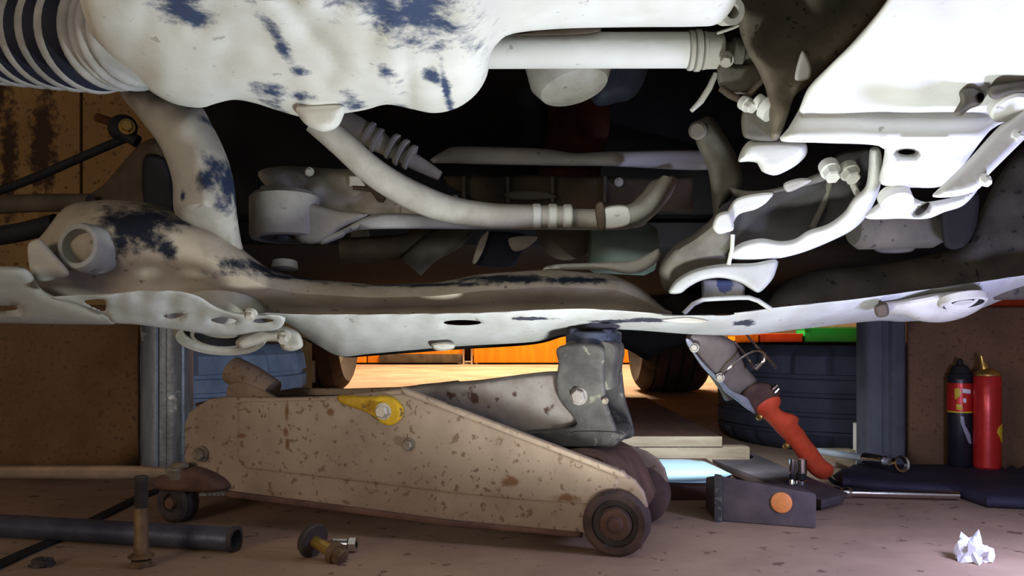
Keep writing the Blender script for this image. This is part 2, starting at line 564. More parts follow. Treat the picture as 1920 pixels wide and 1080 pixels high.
# ================================================================== the garage
struct(box('floor', -3.2, 3.2, -1.6, 6.6, -0.05, 0.0, 'floor'))['label'] = 'dusty brown concrete garage floor'
struct(box('wall_back', -3.2, 3.2, 6.5, 6.6, 0, 2.6, 'wall'))['label'] = 'dull plaster wall at the far end'
struct(box('wall_right', 3.2, 3.3, -1.6, 6.6, 0, 2.6, 'wall'))['label'] = 'garage side wall on the right'
struct(box('ceiling', -3.2, 3.2, -1.6, 6.6, 2.6, 2.65, 'wall'))['label'] = 'garage ceiling'
wl = struct(box('wall_left', -3.3, -3.2, -1.6, 6.6, 0, 2.6, 'wall'))
wl['label'] = 'garage side wall on the left'

# plywood partition seen above the left suspension arm: boards with an open joint
pw = thing('plywood_partition', 'stained yellow plywood partition behind the left suspension arm', 'partition', (-1.9, 2.44, 0))
DP = 2.4
xg = P(152, 200, DP).x
box('board', xg - 1.25, xg - 0.004, DP, DP + 0.02, 0.0, 1.3, 'ply', pw)
box('board', xg + 0.004, xg + 0.62, DP + 0.002, DP + 0.022, 0.0, 1.3, 'ply', pw)
box('joint_light_stop', xg - .05, xg + .05, DP + .0225, DP + .03, 0, 1.3, 'black', pw)  # black strip added to stop light shining through the joint
box('batten', xg - 1.25, xg + 0.62, DP + 0.031, DP + 0.06, 0.1, 0.16, 'wood', pw)
box('batten', xg - 1.25, xg + 0.62, DP + 0.031, DP + 0.06, 1.1, 1.16, 'wood', pw)

# low brown panels and steel posts left and right
DB = 1.54
xl = P(262, 700, DB).x
o = relief('brown_panel', [(-1.7, 0.0), (xl, 0.0), (xl, 0.29), (-1.7, 0.29)], lambda x, y, o: Vector((x, DB + o, y)), 0.006, 0.006, 0.004, 'brown', step=0.08, smooth=False)
tag(o, 'low rust-brown panel beside the galvanised post on the left', 'panel')
xr = P(1700, 700, DB).x
o = relief('brown_panel', [(xr, 0.0), (1.7, 0.0), (1.7, 0.287), (xr, 0.287)], lambda x, y, o: Vector((x, DB + o, y)), 0.006, 0.006, 0.004, 'brown', step=0.08, smooth=False)
tag(o, 'low dark brown panel behind the two spray cans', 'panel')

def channel_post(name, xa, xb, d, h, mat, label):
    """folded steel channel: web facing the viewer with two returns and rolled lips"""
    t = 0.004
    dep = 0.045
    prof = [(xa, d + dep), (xa, d + .008), (xa + .008, d), (xa + (xb - xa) * .38, d), (xa + (xb - xa) * .43, d + .006),
            (xa + (xb - xa) * .57, d + .006), (xa + (xb - xa) * .62, d), (xb - .008, d), (xb, d + .008), (xb, d + dep)]
    inner = [(xb - t, d + dep), (xb - t, d + .01), (xb - .01, d + t), (xa + .01, d + t), (xa + t, d + .01), (xa + t, d + dep)]
    inner = [(xb - t, d + dep), (xb - t, d + .012), (xb - .012, d + .012), (xa + .012, d + .012), (xa + t, d + .012), (xa + t, d + dep)]
    loop = prof + inner
    bm = bmesh.new()
    lo = [bm.verts.new((x, y, 0)) for x, y in loop]
    hi = [bm.verts.new((x, y, h)) for x, y in loop]
    n = len(loop)
    for i in range(n):
        bm.faces.new((lo[i], lo[(i + 1) % n], hi[(i + 1) % n], hi[i]))
    bm.faces.new(hi); bm.faces.new(lo[::-1])
    o = link_mesh(name, bm, mat, None, None, True, 50)
    tag(o, label, 'post')
    return o
channel_post('steel_post', P(260, 700, DB - .03).x, P(345, 700, DB - .03).x, DB - .03, 0.30, 'galv', 'shiny galvanised steel post beside the left brown panel')
channel_post('steel_post', P(1625, 700, DB - .03).x, P(1702, 700, DB - .03).x, DB - .03, 0.285, 'greypost', 'dull grey steel post between dark tyre and right brown panel')

# far furniture: orange wooden cabinets
def cabinet(xa, xb, y, h, label, drawer=None):
    c = thing('cabinet', label, 'cabinet', ((xa + xb) / 2, y + .2, 0), 'orange cabinets at the far end')
    box('body', xa, xb, y + .02, y + .4, 0.06, h, 'orange', c)
    box('plinth', xa + .02, xb - .02, y + .04, y + .38, 0.0, 0.06, 'rubber', c)
    m = (xa + xb) / 2
    box('door', xa + .012, m - .004, y, y + .02, .012, h - .02, 'orange', c, bevel=.003)
    box('door', m + .004, xb - .012, y, y + .02, .012, h - .02, 'orange', c, bevel=.003)
    lathe('foot', (xa + .03, y + .03, 0), (0, 0, 1), [(0, 0), (0, .014), (.012, .014), (.012, 0)], 'steel', c, n=12)
    lathe('foot', (xb - .03, y + .03, 0), (0, 0, 1), [(0, 0), (0, .014), (.012, .014), (.012, 0)], 'steel', c, n=12)
    return c
YC = 6.08
xs = P(877, 683, YC).x
cb1 = cabinet(xs - 1.35, xs - .03, YC, 0.85, 'orange wooden cabinet at the far end with a low brown drawer')
cb2 = cabinet(xs + .03, xs + 1.35, YC, 0.85, 'plain orange wooden cabinet at the far end behind the jack saddle')
box('drawer', P(712, 683, YC).x, P(866, 683, YC).x, YC - .02, YC + .01, .012, .072, 'umber', cb1, 'low brown drawer', .004)
fr = thing('chrome_frame', 'thin upright chrome frame between the two orange cabinets', 'frame', (xs, YC, 0))
for dx in (-.028, .028):
    wtube('upright', [(xs + dx, YC - .02, 0), (xs + dx, YC - .02, .8)], .008, 'chrome', fr)
wtube('crossbar', [(xs - .028, YC - .02, .78), (xs + .028, YC - .02, .78)], .006, 'chrome', fr)
wtube('crossbar', [(xs - .028, YC - .02, .02), (xs + .028, YC - .02, .02)], .006, 'chrome', fr)

# coloured things above the dark tyre, on a low bench
YB = 5.2
bench = thing('low_bench', 'low dark bench behind the lying dark tyre', 'bench', (2.0, YB + .15, 0))
box('bench_top', 1.2, 2.6, YB, YB + .3, .145, .163, 'darkboard', bench)
for bx_ in (1.25, 2.55):
    for by_ in (.03, .27):
        box('leg', bx_ - .02, bx_ + .02, YB + by_ - .02, YB + by_ + .02, 0, .145, 'darkboard', bench)
def bin_(name, xa, xb, y, z0, z1, mat, label, lidmat=None, cat='box'):
    t = thing(name, label, cat, ((xa + xb) / 2, y + .08, z0))
    b_ = box('body', xa, xb, y, y + .16, z0, z1, mat, t, bevel=.004)
    box('rim', xa - .004, xb + .004, y - .004, y + .164, z1 - .008, z1 + .002, lidmat or mat, t, bevel=.002)
    return t
bin_('plastic_crate', P(1380, 630, YB).x, P(1425, 630, YB).x, YB + .03, .163, .214, 'orange', 'small yellow-orange tray on the low bench')
bin_('plastic_crate', P(1428, 630, YB).x, P(1508, 630, YB).x, YB + .03, .163, .214, 'redwood', 'red-orange tray beside the green box')
bin_('plastic_crate', P(1512, 630, YB).x, P(1640, 630, YB).x, YB + .03, .163, .248, 'greenbox', 'bright green plastic box above the dark lying tyre')
bin_('card_box', P(1530, 610, YB).x, P(1640, 610, YB).x, YB + .04, .251, .295, 'whitebox', 'white card box on top of the green box')
bin_('plastic_crate', P(1835, 560, 2.2).x, P(2050, 560, 2.2).x, 2.2, .303, .42, 'redwood', 'red-orange box behind the right brown panel')
bn2 = thing('box_stand', 'plain stand under the red-orange box behind the right panel', 'stand', (1.3, 2.3, 0))
box('stand_top', 1.1, 1.6, 2.17, 2.4, .285, .302, 'darkboard', bn2)
box('leg', 1.12, 1.16, 2.2, 2.24, 0, .285, 'darkboard', bn2)
box('leg', 1.54, 1.58, 2.2, 2.24, 0, .285, 'darkboard', bn2)
box('leg', 1.12, 1.16, 2.34, 2.38, 0, .285, 'darkboard', bn2)
box('leg', 1.54, 1.58, 2.34, 2.38, 0, .285, 'darkboard', bn2)

# wheels
def tyre_prof(R, W, r_in):
    """closed section of a tyre (t along the axle, radius) with four grooves round the tread"""
    h = W / 2
    pr = [(-h * .72, r_in), (-h * .95, r_in + (R - r_in) * .35), (-h, r_in + (R - r_in) * .62), (-h * .92, R - .022), (-h * .80, R - .006)]
    for g in (-.62, -.28, .08, .42):
        pr += [(h * (g - .05), R), (h * (g - .035), R - .008), (h * (g + .035), R - .008), (h * (g + .05), R)]
    pr += [(h * .80, R - .006), (h * .92, R - .022), (h, r_in + (R - r_in) * .62), (h * .95, r_in + (R - r_in) * .35), (h * .72, r_in)]
    return pr

def wheel(parent, c, axis, R, W, mat, n=120, notch=6):
    r_in = R * .63
    pr = tyre_prof(R, W, r_in)
    m = len(pr)
    sh = {3, 4, 5, m - 4, m - 5, m - 6}
    def rf(j, k, r):
        return r - .010 if (j in sh and k % notch == 0) else r
    lathe('tyre', c, axis, pr, mat, parent, n=n, rfun=rf, angle=30, closed=True)
    h = W / 2
    lathe('rim', c, axis, [(-h * .6, 0), (-h * .6, r_in * .25), (-h * .45, r_in * .3), (-h * .5, r_in * .8), (-h * .72, r_in * .9), (-h * .74, r_in * 1.01),
                           (-h * .6, r_in * .985), (h * .6, r_in * .985), (h * .74, r_in * 1.01), (h * .72, r_in * .9), (h * .3, r_in * .84), (h * .3, 0)],
          'dustdark', parent, n=40)

TW = .215
def lying(xedge, d, side, mat, label):
    R = .29
    cx = P(xedge, 700, d).x + side * R
    t = thing('wheel', label, 'wheel', (cx, d, 0), 'removed wheels lying under the car')
    wheel(t, (cx, d, TW / 2), (0, 0, 1), R, TW, mat)
    return t
lying(568, 1.99, -1, 'tyreblue', 'blue-grey dusty wheel lying flat behind the jack, left of the photo')
lying(1352, 1.99, 1, 'tyredark', 'dark wheel lying flat beside the grey post and orange lamp')

# ================================================================== the car
car = thing('car', 'underside of a jacked-up car caked in pale dust', 'car', (0, 1.2, 0.22))

def cb(name, outline, d, front, back, r, mat, label=None, parent=None, **kw):
    return relief(name, outline, dmap(d), front, back, r, mat, parent or car, label, **kw)

# bodywork that keeps the light out; the bonnet slab is added unseen for it
box('bonnet_light_block', -.95, .95, .30, 1.62, .86, .90, 'black', car, 'black bonnet slab, added unseen to block overhead light')
box('bulkhead', -.62, .95, 1.62, 1.66, .40, .90, 'black', car, 'black bulkhead behind the engine')
hull_box('floor_pan', [(-.66, 1.60, .40), (.80, 1.60, .40), (.80, 3.6, .36), (-.66, 3.6, .36),
                       (-.66, 1.60, .44), (.80, 1.60, .44), (.80, 3.6, .40), (-.66, 3.6, .40)], 'black', car, 'black floor pan running to the rear')
hull_box('sill', [(.80, 1.7, .34), (.88, 1.7, .34), (.88, 3.6, .30), (.80, 3.6, .30), (.80, 1.7, .46), (.88, 1.7, .46), (.88, 3.6, .42), (.80, 3.6, .42)], 'black', car)
hull_box('sill', [(-.74, 2.5, .34), (-.66, 2.5, .34), (-.66, 3.6, .30), (-.74, 3.6, .30), (-.74, 2.5, .46), (-.66, 2.5, .46), (-.66, 3.6, .42), (-.74, 3.6, .42)], 'black', car)
# rear wheels and the rear beam
for x0, x1 in ((470, 626), (1212, 1350)):
    xa, xb = P(x0, 700, 3.2).x, P(x1, 700, 3.2).x
    e = bpy.data.objects.new('rear_wheel', None)
    COL.objects.link(e)
    e.parent = car
    e.location = Vector(((xa + xb) / 2, 3.5, 0)) - car.location
    e.empty_display_size = .05
    wheel(e, ((xa + xb) / 2, 3.5, .30), (1, 0, 0), .30, xb - xa, 'tyrebrown', n=84)
tube('rear_axle', [(600, 600, 3.4), (780, 604, 3.4), (1000, 604, 3.4), (1230, 602, 3.4)], 26, 'black', car)
cb('exhaust_box', [(1140, 590), (1300, 590), (1300, 640), (1240, 662), (1215, 676), (1185, 660), (1150, 640)], 2.3, .05, .15, 18, 'black', 'dark silencer ahead of the rear wheel')

# gearbox / engine casing, upper left
gb_out = [(120, -170), (138, -60), (152, 10), (170, 55), (205, 100), (250, 138), (278, 168), (325, 194), (375, 202), (405, 194), (440, 187), (480, 194), (530, 210), (575, 220),
          (635, 214), (685, 206), (725, 196), (770, 204), (815, 212), (858, 202), (893, 176), (913, 142), (920, 102), (934, 80), (962, 63),
          (1050, 54), (1180, 51), (1300, 50), (1345, 45), (1372, 18), (1388, -20), (1392, -60), (1394, -170)]
gb = cb('gearbox_housing', gb_out, gb_d, .045, .12, 46, 'gearbox', 'cream dusted gearbox casing with dark blue bare patches', step=10, wob=.010, wobs=.018, angle=80)
cb('drain_boss', [(556, 200), (600, 190), (646, 194), (642, 222), (630, 240), (606, 247), (584, 240), (566, 226)], .885, .020, .05, 16, 'gearbox', None, gb)
lathe('lifting_eye', P(1366, 22, .86), (0.35, -1, -.3), [(-.008, .007), (-.008, .013), (.008, .013), (.008, .007)], 'dust', gb, n=24, closed=True)
cb('gap_slit', [(965, 66), (1000, 57), (1060, 52), (1122, 53), (1112, 62), (1050, 66)], .955, .004, .02, 3, 'umber', None, gb)  # thin umber crescent filling the slit between casing and shaft

# corrugated drive-shaft boot, upper left corner
A, B = P(266, 60, .84), P(-90, 62, 1.06)
ax = (B - A).normalized()
prof, bands = [(0, 0.02)], []
t = 0.0
for k, (rr, wd) in enumerate([(.051, .012), (.055, .010), (.051, .004), (.054, .010), (.050, .004), (.056, .012), (.052, .006)]):
    prof += [(t, rr - .004), (t + wd * .3, rr), (t + wd * .7, rr), (t + wd, rr - .004)]
    bands += [0, 0, 0, 0]
    t += wd
for k in range(6):
    pk = .060 - .0005 * k
    prof += [(t + .005, pk - .018), (t + .009, pk - .014), (t + .016, pk - .003), (t + .023, pk), (t + .031, pk - .003), (t + .037, pk - .018)]
    bands += [1, 1, 1, 0, 0, 1]
    t += .038
prof += [(t + .03, .05), (t + .03, 0)]
bands += [0, 0, 0]
lathe('drive_shaft_boot', A, ax, prof, ['boot', 'bootgroove'], car, 'corrugated rubber boot on the drive shaft', n=40, angle=60, bands=bands)

# dim suspension pieces behind, left
link = tube('drop_link', [(-170, 420, 1.35), (-40, 372, 1.34), (60, 335, 1.33), (150, 296, 1.32), (246, 254, 1.31)], 8.5, 'rubber', car, 'thin black anti-roll bar link')
lathe('ball_joint', P(230, 240, 1.31), (.3, -1, .1), [(-.02, 0), (-.02, .017), (.0, .021), (.012, .015), (.018, 0)], 'rubber', link, n=20)
hexbolt('nut', P(238, 238, 1.285), (.4, -1, .0), .009, .012, 'brass', link)
tube('stud', [(182, 220, 1.33), (216, 231, 1.32)], 8, 'rust', link)
tube('stud', [(232, 250, 1.30), (258, 266, 1.30)], 12, 'rubber', link)
cb('hub_carrier', [(150, 385), (195, 345), (235, 300), (265, 268), (300, 262), (325, 310), (330, 400), (240, 410)], 1.25, .03, .05, 22, 'umber', 'dark hub carrier behind the curved arm')
cb('brake_shield', [(268, 300), (300, 292), (318, 318), (325, 395), (275, 400)], 1.20, .012, .02, 8, 'rubber')
tube('track_rod', [(-180, 388, 1.23), (-40, 386, 1.22), (60, 381, 1.21), (170, 380, 1.2)], 17, 'umber', car, 'dark track rod')
tube('brake_hose', [(-180, 474, 1.16), (-40, 448, 1.15), (40, 435, 1.14), (105, 418, 1.13)], 18, 'rubber', car)

# curved arm coming down to the subframe
arm = cb('curved_arm', [(222, 165), (300, 160), (368, 190), (398, 235), (424, 290), (438, 340), (444, 400), (452, 452), (456, 472), (430, 478), (390, 450), (345, 425), (326, 395), (322, 335), (300, 275), (262, 222)],
   lambda x, y: 1.06 - .0002 * (y - 200) + .0011 * max(0, y - 385), .055, .05, 55, 'arm', 'curved grey subframe arm with blue-black bare paint', step=9, wob=.006)

# subframe beam: front face
XS = np.arange(60, 1261, 12.0)
def sm(xs, pts, win=3):
    a = np.array(pts, float)
    v = np.interp(xs, a[:, 0], a[:, 1])
    k = np.ones(win) / win
    vp = np.pad(v, win // 2, mode='edge')
    return np.convolve(vp, k, 'valid')
top_l = [(60, 458), (85, 440), (105, 402), (135, 382), (200, 376), (270, 380), (330, 398), (400, 430), (450, 465), (500, 505), (560, 522), (700, 536), (820, 532), (900, 516), (1030, 507), (1150, 517), (1200, 540), (1235, 572), (1260, 588)]
fl_l = [(60, 535), (100, 556), (200, 549), (300, 543), (345, 548), (390, 562), (430, 577), (500, 586), (560, 589), (700, 589), (900, 586), (1050, 579), (1150, 578), (1240, 590), (1330, 592), (1450, 577), (1600, 561), (1750, 541), (1920, 516), (2000, 505)]
tl, fl = sm(XS, top_l), sm(XS, fl_l)
dd = sm(XS, [(60, .98), (250, .985), (400, 1.0), (480, 1.03), (560, 1.06), (800, 1.07), (1260, 1.08)])
rows = []
for k in range(len(XS)):
    x, a, b, d0 = XS[k], tl[k], fl[k], dd[k]
    h = b - a
    sec = [(a + 10, d0 + .13), (a - 2, d0 + .075), (a + .05 * h, d0 + .03), (a + .20 * h, d0 + .006), (a + .42 * h, d0 - .004), (a + .62 * h, d0 + .004),
           (a + .78 * h, d0 + .022), (a + .92 * h, d0 + .034), (b + 1, d0 + .036), (b + 3, d0 + .13)]
    rows.append([P(x, yy, q) for yy, q in sec])
bm = bmesh.new()
vs = [[bm.verts.new(p) for p in r_] for r_ in rows]
ns = len(vs[0])
for i in range(len(vs) - 1):
    for j in range(ns):
        j2 = (j + 1) % ns
        bm.faces.new((vs[i][j], vs[i + 1][j], vs[i + 1][j2], vs[i][j2]))
bm.faces.new(vs[0]); bm.faces.new(vs[-1][::-1])
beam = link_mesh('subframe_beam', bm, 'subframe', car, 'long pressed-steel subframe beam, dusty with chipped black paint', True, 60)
# pierced bottom flange
flf = lambda x: float(np.interp(x, [p[0] for p in fl_l], [p[1] for p in fl_l]))
bot_l = [(480, 596), (530, 603), (560, 622), (600, 650), (640, 668), (700, 663), (850, 650), (1000, 641), (1060, 627), (1160, 618), (1300, 627), (1400, 628), (1500, 617), (1640, 602), (1700, 603), (1800, 592), (1920, 548), (2000, 540)]
outl = [(x, flf(x)) for x in (455, 500, 560, 640, 700, 800, 900, 1000, 1100, 1200, 1280, 1360, 1450, 1530, 1600, 1680, 1750, 1840, 1920, 2000)] + bot_l[::-1]
def fl_d(x, y):
    b = float(np.interp(x, [p[0] for p in bot_l], [p[1] for p in bot_l]))
    f0 = flf(x)
    t = max(0, min(1.1, (y - f0) / max(b - f0, 6)))
    base = float(np.interp(x, [455, 560, 1260, 1500, 2000], [.985, 1.0, 1.012, 1.03, 1.08]))
    return base + .10 * t - .014 * math.sin(math.pi * min(t, 1))
def ell(cx, cy, rx, ry, n=14):
    return [(cx + rx * math.cos(2 * math.pi * k / n), cy + ry * math.sin(2 * math.pi * k / n)) for k in range(n)]
flange = cb('lower_flange', outl, fl_d, .004, .012, 5, 'flange', 'pale bottom plate of the subframe with oval holes', beam, step=10,
            holes=[ell(867, 605, 36, 5), ell(1352, 588, 26, 4)], wob=.006, wobs=.03)
cb('flange_nut', [(810, 644), (835, 640), (852, 644), (850, 654), (828, 658), (812, 654)], 1.08, .02, .02, 5, 'dust', None, beam)
cb('shaded_rear_lip', [(560, 630), (640, 655), (760, 648), (1000, 628), (1160, 606), (1165, 618), (1064, 630), (1000, 646), (850, 656), (700, 667), (650, 670), (615, 660)], 1.16, .006, .01, 4, 'black', None, beam)  # rear rim of the beam, its shade painted black
# tube sleeve with hole at the left end
ax = Vector((-.20, -1, .10)).normalized()
cS = P(170, 468, .985)
lathe('pivot_sleeve', cS, ax, [(-.02, .024), (.0, .0278), (.014, .0270), (.022, .0245), (.024, .0215), (.022, .0190), (-.010, .0178), (-.010, 0)], 'flange', beam, 'pale round sleeve with an open bore', n=36)
cb('bracket_fin', [(52, 462), (64, 450), (78, 450), (98, 472), (130, 512), (104, 524), (70, 526), (56, 505)], .955, .006, .012, 12, 'dust', None, beam)
lathe('rubber_cap', P(534, 499, 1.15), (0, -.2, -1), [(-.006, 0), (-.006, .016), (.004, .017), (.006, .012), (.006, 0)], 'dust', beam, n=20)

# left lower control arm + bushing
la = cb('control_arm', [(-260, 494), (-80, 500), (30, 500), (58, 512), (76, 540), (104, 556), (150, 570), (195, 588), (216, 607), (150, 608), (60, 607), (-80, 604), (-260, 596)],
   lambda x, y: .905 + .0010 * (y - 500), .02, .03, 20, 'flange', 'pale lower control arm at the left', step=9, holes=[ell(4, 578, 30, 5)])
pl = cb('arm_plate', [(96, 557), (200, 551), (262, 545), (330, 545), (372, 555), (402, 573), (450, 587), (525, 591), (534, 602), (520, 618), (480, 622), (445, 628), (400, 628), (350, 621), (260, 609), (212, 605), (198, 590), (150, 572)],
   lambda x, y: .915 + .0011 * (y - 560), .006, .016, 8, 'flange', 'pressed plate of the control arm with openings', la, step=8,
   holes=[[(306, 592), (330, 587), (345, 590), (322, 598)], [(395, 600), (420, 594), (444, 602), (420, 608)], [(158, 565), (194, 562), (198, 580), (188, 582)], [(470, 600), (500, 597), (512, 602), (486, 606)]], wob=.008, wobs=.03)
axb = Vector((0.05, -.42, -1)).normalized()
lathe('bushing', P(416, 606, 1.06), axb, [(-.02, 0), (-.02, .050), (.016, .054), (.022, .050), (.020, .044), (.010, .043), (.010, .036), (.018, .034), (.018, .030), (.008, .028), (.008, 0)],
      ['dust', 'rubber'], la, 'round rubber bushing seen from below', n=44, bands=[0, 0, 0, 0, 0, 1, 0, 0, 1, 0, 0])
cb('bushing_ear', [(470, 620), (520, 610), (558, 622), (568, 648), (550, 658), (530, 655), (522, 642), (500, 640), (478, 648), (452, 654), (442, 640)], 1.03, .014, .02, 9, 'dust', None, la)
hexbolt('bolt', P(532, 632, 1.0), (0, -.8, -.6), px(10, 1), .008, 'dust', la)
hexbolt('bolt', P(470, 590, .93), (0, -.7, -.7), px(9, 1), .006, 'dust', la)

# right bushing
rb = cb('rear_mount', [(1652, 568), (1700, 560), (1770, 548), (1845, 545), (1848, 570), (1815, 592), (1770, 604), (1725, 602), (1690, 590), (1655, 588)], lambda x, y: 1.06 + .0008 * (y - 560), .025, .03, 16, 'dust', 'dusty mount bulge at the right end of the subframe', step=8)
lathe('bushing', P(1806, 566, 1.033), Vector((.05, -.26, -1)), [(-.006, 0), (-.006, .026), (.002, .026), (.003, .022), (-.003, .020), (-.003, .013), (.001, .011), (.001, 0)],
      ['dust', 'rubber'], rb, None, n=36, bands=[0, 0, 0, 1, 1, 1, 0])
cb('spacer', [(1640, 574), (1662, 568), (1666, 590), (1645, 594)], 1.04, .012, .02, 5, 'umber', None, rb)

# dark pressed underbody behind the flange at the right
cb('wheel_arch', [(1440, 600), (1452, 548), (1520, 508), (1640, 497), (1740, 478), (1800, 450), (1836, 400), (1872, 330), (1930, 262), (2010, 230), (2010, 530), (1750, 560), (1600, 580)],
   lambda x, y: 1.16 - .0003 * (y - 500), .03, .06, 40, 'slab', 'dark dusty pressed underbody at the right', step=12, wob=.02, wobs=.015)

# ---- steering rack and its crossmember
rk = cb('rack_housing', [(484, 322), (520, 312), (560, 312), (620, 316), (680, 318), (716, 330), (740, 352), (800, 362), (880, 378), (960, 390), (1060, 394), (1165, 388), (1200, 366), (1222, 340), (1262, 330), (1268, 345), (1250, 378), (1218, 412), (1178, 429), (1000, 430), (800, 429), (692, 428), (640, 442), (604, 457), (590, 440), (596, 405), (560, 385), (520, 366), (495, 345)],
   lambda x, y: 1.25 - .0003 * (y - 330), .035, .05, 18, 'dust', 'dusty steering rack housing across the middle', step=9, wob=.01, wobs=.03)
cb('lower_edge', [(590, 446), (640, 430), (690, 405), (760, 400), (1000, 420), (1170, 414), (1185, 424), (1170, 431), (1000, 431), (692, 430), (640, 446), (604, 459)], 1.18, .012, .02, 8, 'flange', None, rk, step=9)
lathe('mount_cylinder', P(534, 372, 1.19), (0.02, -.08, -1), [(-.006, 0), (-.006, .040), (0, .046), (.050, .046), (.054, .044), (.055, .034), (.053, .033), (.053, .014), (.057, .012), (.057, 0)],
      ['dust', 'greypost'], rk, 'round rack mount with a dark ring underneath', n=40, bands=[0, 0, 0, 0, 0, 1, 1, 1, 1])
cb('mount_web', [(540, 372), (600, 385), (640, 395), (690, 402), (640, 428), (600, 455), (560, 452), (545, 420)], 1.175, .012, .03, 12, 'dust', None, rk)
hexbolt('bolt', P(506, 371, 1.18), (0, -.2, 1), px(19, 1.18), .016, 'dust', rk)
hexbolt('bolt', P(580, 322, 1.21), (0, -1, -.3), px(7, 1.2), .006, 'pan', rk)
cb('tab', [(654, 329), (686, 329), (686, 350), (654, 350)], 1.205, .006, .01, 3, 'pan', None, rk, smooth=False)
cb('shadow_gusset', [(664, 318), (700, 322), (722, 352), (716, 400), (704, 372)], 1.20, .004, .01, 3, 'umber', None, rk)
for x0 in (738, 772, 848):
    cb('rib', [(x0, 352 + (x0 - 738) * .15), (x0 + 12, 354 + (x0 - 738) * .15), (x0 + 14, 405), (x0, 405)], 1.205, .008, .02, 4, 'dust', None, rk)
tube('gaiter_clip', [(662, 352, 1.2), (740, 360, 1.2), (790, 372, 1.2)], 4, 'umber', rk)

hz = tube('coolant_hose', [(590, 225, 1.06), (640, 268, 1.07), (700, 322, 1.09), (765, 362, 1.11), (840, 392, 1.13), (920, 404, 1.14), (1000, 406, 1.15)], [25, 26, 27, 27, 25, 23, 22], 'hose', car, 'thick pale hose sagging from the gearbox to the rack', n=20)
for k, (x0, r0) in enumerate(((1006, 23), (1022, 20), (1036, 23), (1050, 19), (1064, 22))):
    lathe('ferrule', P(x0, 405, 1.15), (1, 0, 0), [(-.006, 0), (-.006, px(r0 - 3, 1.15)), (-.004, px(r0, 1.15)), (.004, px(r0, 1.15)), (.006, px(r0 - 3, 1.15)), (.006, 0)], 'pan' if k % 2 == 0 else 'dust', hz, n=20)
tube('rack_pipe', [(1066, 408, 1.16), (1120, 410, 1.16), (1170, 406, 1.16), (1205, 390, 1.17), (1232, 362, 1.18), (1250, 338, 1.19)], [17, 18, 20, 18, 15, 12], 'dust', rk, 'bent pale pipe end of the rack')
cb('pipe_clip', [(1116, 385), (1132, 380), (1136, 425), (1122, 430)], 1.15, .008, .03, 4, 'umber', None, rk)
cb('clip_plate', [(1128, 392), (1176, 386), (1180, 420), (1132, 428)], 1.152, .006, .02, 5, 'pan', None, rk)

c2 = tube('ribbed_connector', [(634, 220, 1.2), (668, 238, 1.2), (705, 262, 1.2), (740, 285, 1.2), (780, 305, 1.2), (825, 330, 1.2)], [20, 21, 20, 13, 15, 9], 'dust', car, 'ribbed hose connector behind the thick hose', n=18)
for q, (x0, y0, r0) in enumerate(((690, 250, 24), (706, 262, 24), (735, 274, 26), (752, 285, 27), (768, 294, 25))):
    lathe('rib', P(x0, y0, 1.2), (P(825, 330, 1.2) - P(634, 220, 1.2)), [(-.004, 0), (-.004, px(r0 - 3, 1.2)), (-.001, px(r0, 1.2)), (.003, px(r0, 1.2)), (.004, px(r0 - 4, 1.2)), (.004, 0)], 'dust', c2, n=18)

# upper rail, ribbed block and dark things behind
cb('upper_rail', [(806, 300), (830, 284), (856, 275), (940, 276), (1020, 279), (1080, 287), (1150, 284), (1330, 284), (1330, 318), (1150, 312), (1080, 311), (1000, 310), (900, 308), (850, 306), (812, 306)],
   lambda x, y: 1.38 + (.0012 * max(0, x - 1150)), .025, .03, 13, 'pan', 'pale cross rail above the rack', step=8)
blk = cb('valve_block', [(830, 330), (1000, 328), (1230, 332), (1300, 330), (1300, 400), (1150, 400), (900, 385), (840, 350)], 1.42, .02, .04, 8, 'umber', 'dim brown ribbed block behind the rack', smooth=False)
for x0 in (866, 948, 1032, 1130):
    cb('rib', [(x0, 330), (x0 + 8, 330), (x0 + 8, 380), (x0, 380)], 1.395, .01, .02, 3, 'dustdark', None, blk, smooth=False)
cb('ledge', [(950, 360), (1020, 358), (1040, 372), (960, 374)], 1.39, .01, .02, 4, 'dustdark', None, blk)
lathe('bolt_boss', P(1160, 342, 1.39), (0, -1, 0), [(-.02, .006), (.004, .007), (.006, .004), (.006, 0)], 'dust', blk, n=14)

# drive shaft tube
shaft = thing_d = .98
sh = lathe('drive_shaft', P(900, 95, shaft), P(1300, 94, shaft) - P(900, 95, shaft), [(0, 0), (0, .0195), (px(388, shaft), .0195), (px(388, shaft), 0)], 'pan', car, 'pale round drive shaft across the top', n=32)
dsx = (P(1300, 94, shaft) - P(900, 95, shaft)).normalized()
for x0, r0, w0 in ((1290, .0215, .005), (1302, .0225, .006), (1316, .0205, .004)):
    lathe('collar', P(x0, 95, shaft), dsx, [(0, 0), (0, r0 - .002), (.001, r0), (w0, r0), (w0 + .001, r0 - .002), (w0 + .001, 0)], 'dust', sh, n=28)
lathe('end_sleeve', P(1318, 95, shaft), dsx, [(0, 0), (0, .020), (.020, .0195), (.022, .016), (.022, 0)], 'dust', sh, n=28)
lathe('stub', P(1350, 100, shaft), Vector((1, 0.1, -.05)), [(0, 0), (0, .012), (.010, .013), (.014, .018), (.022, .018), (.026, .012), (.05, .012), (.05, 0)], 'dustdark', sh, n=24)

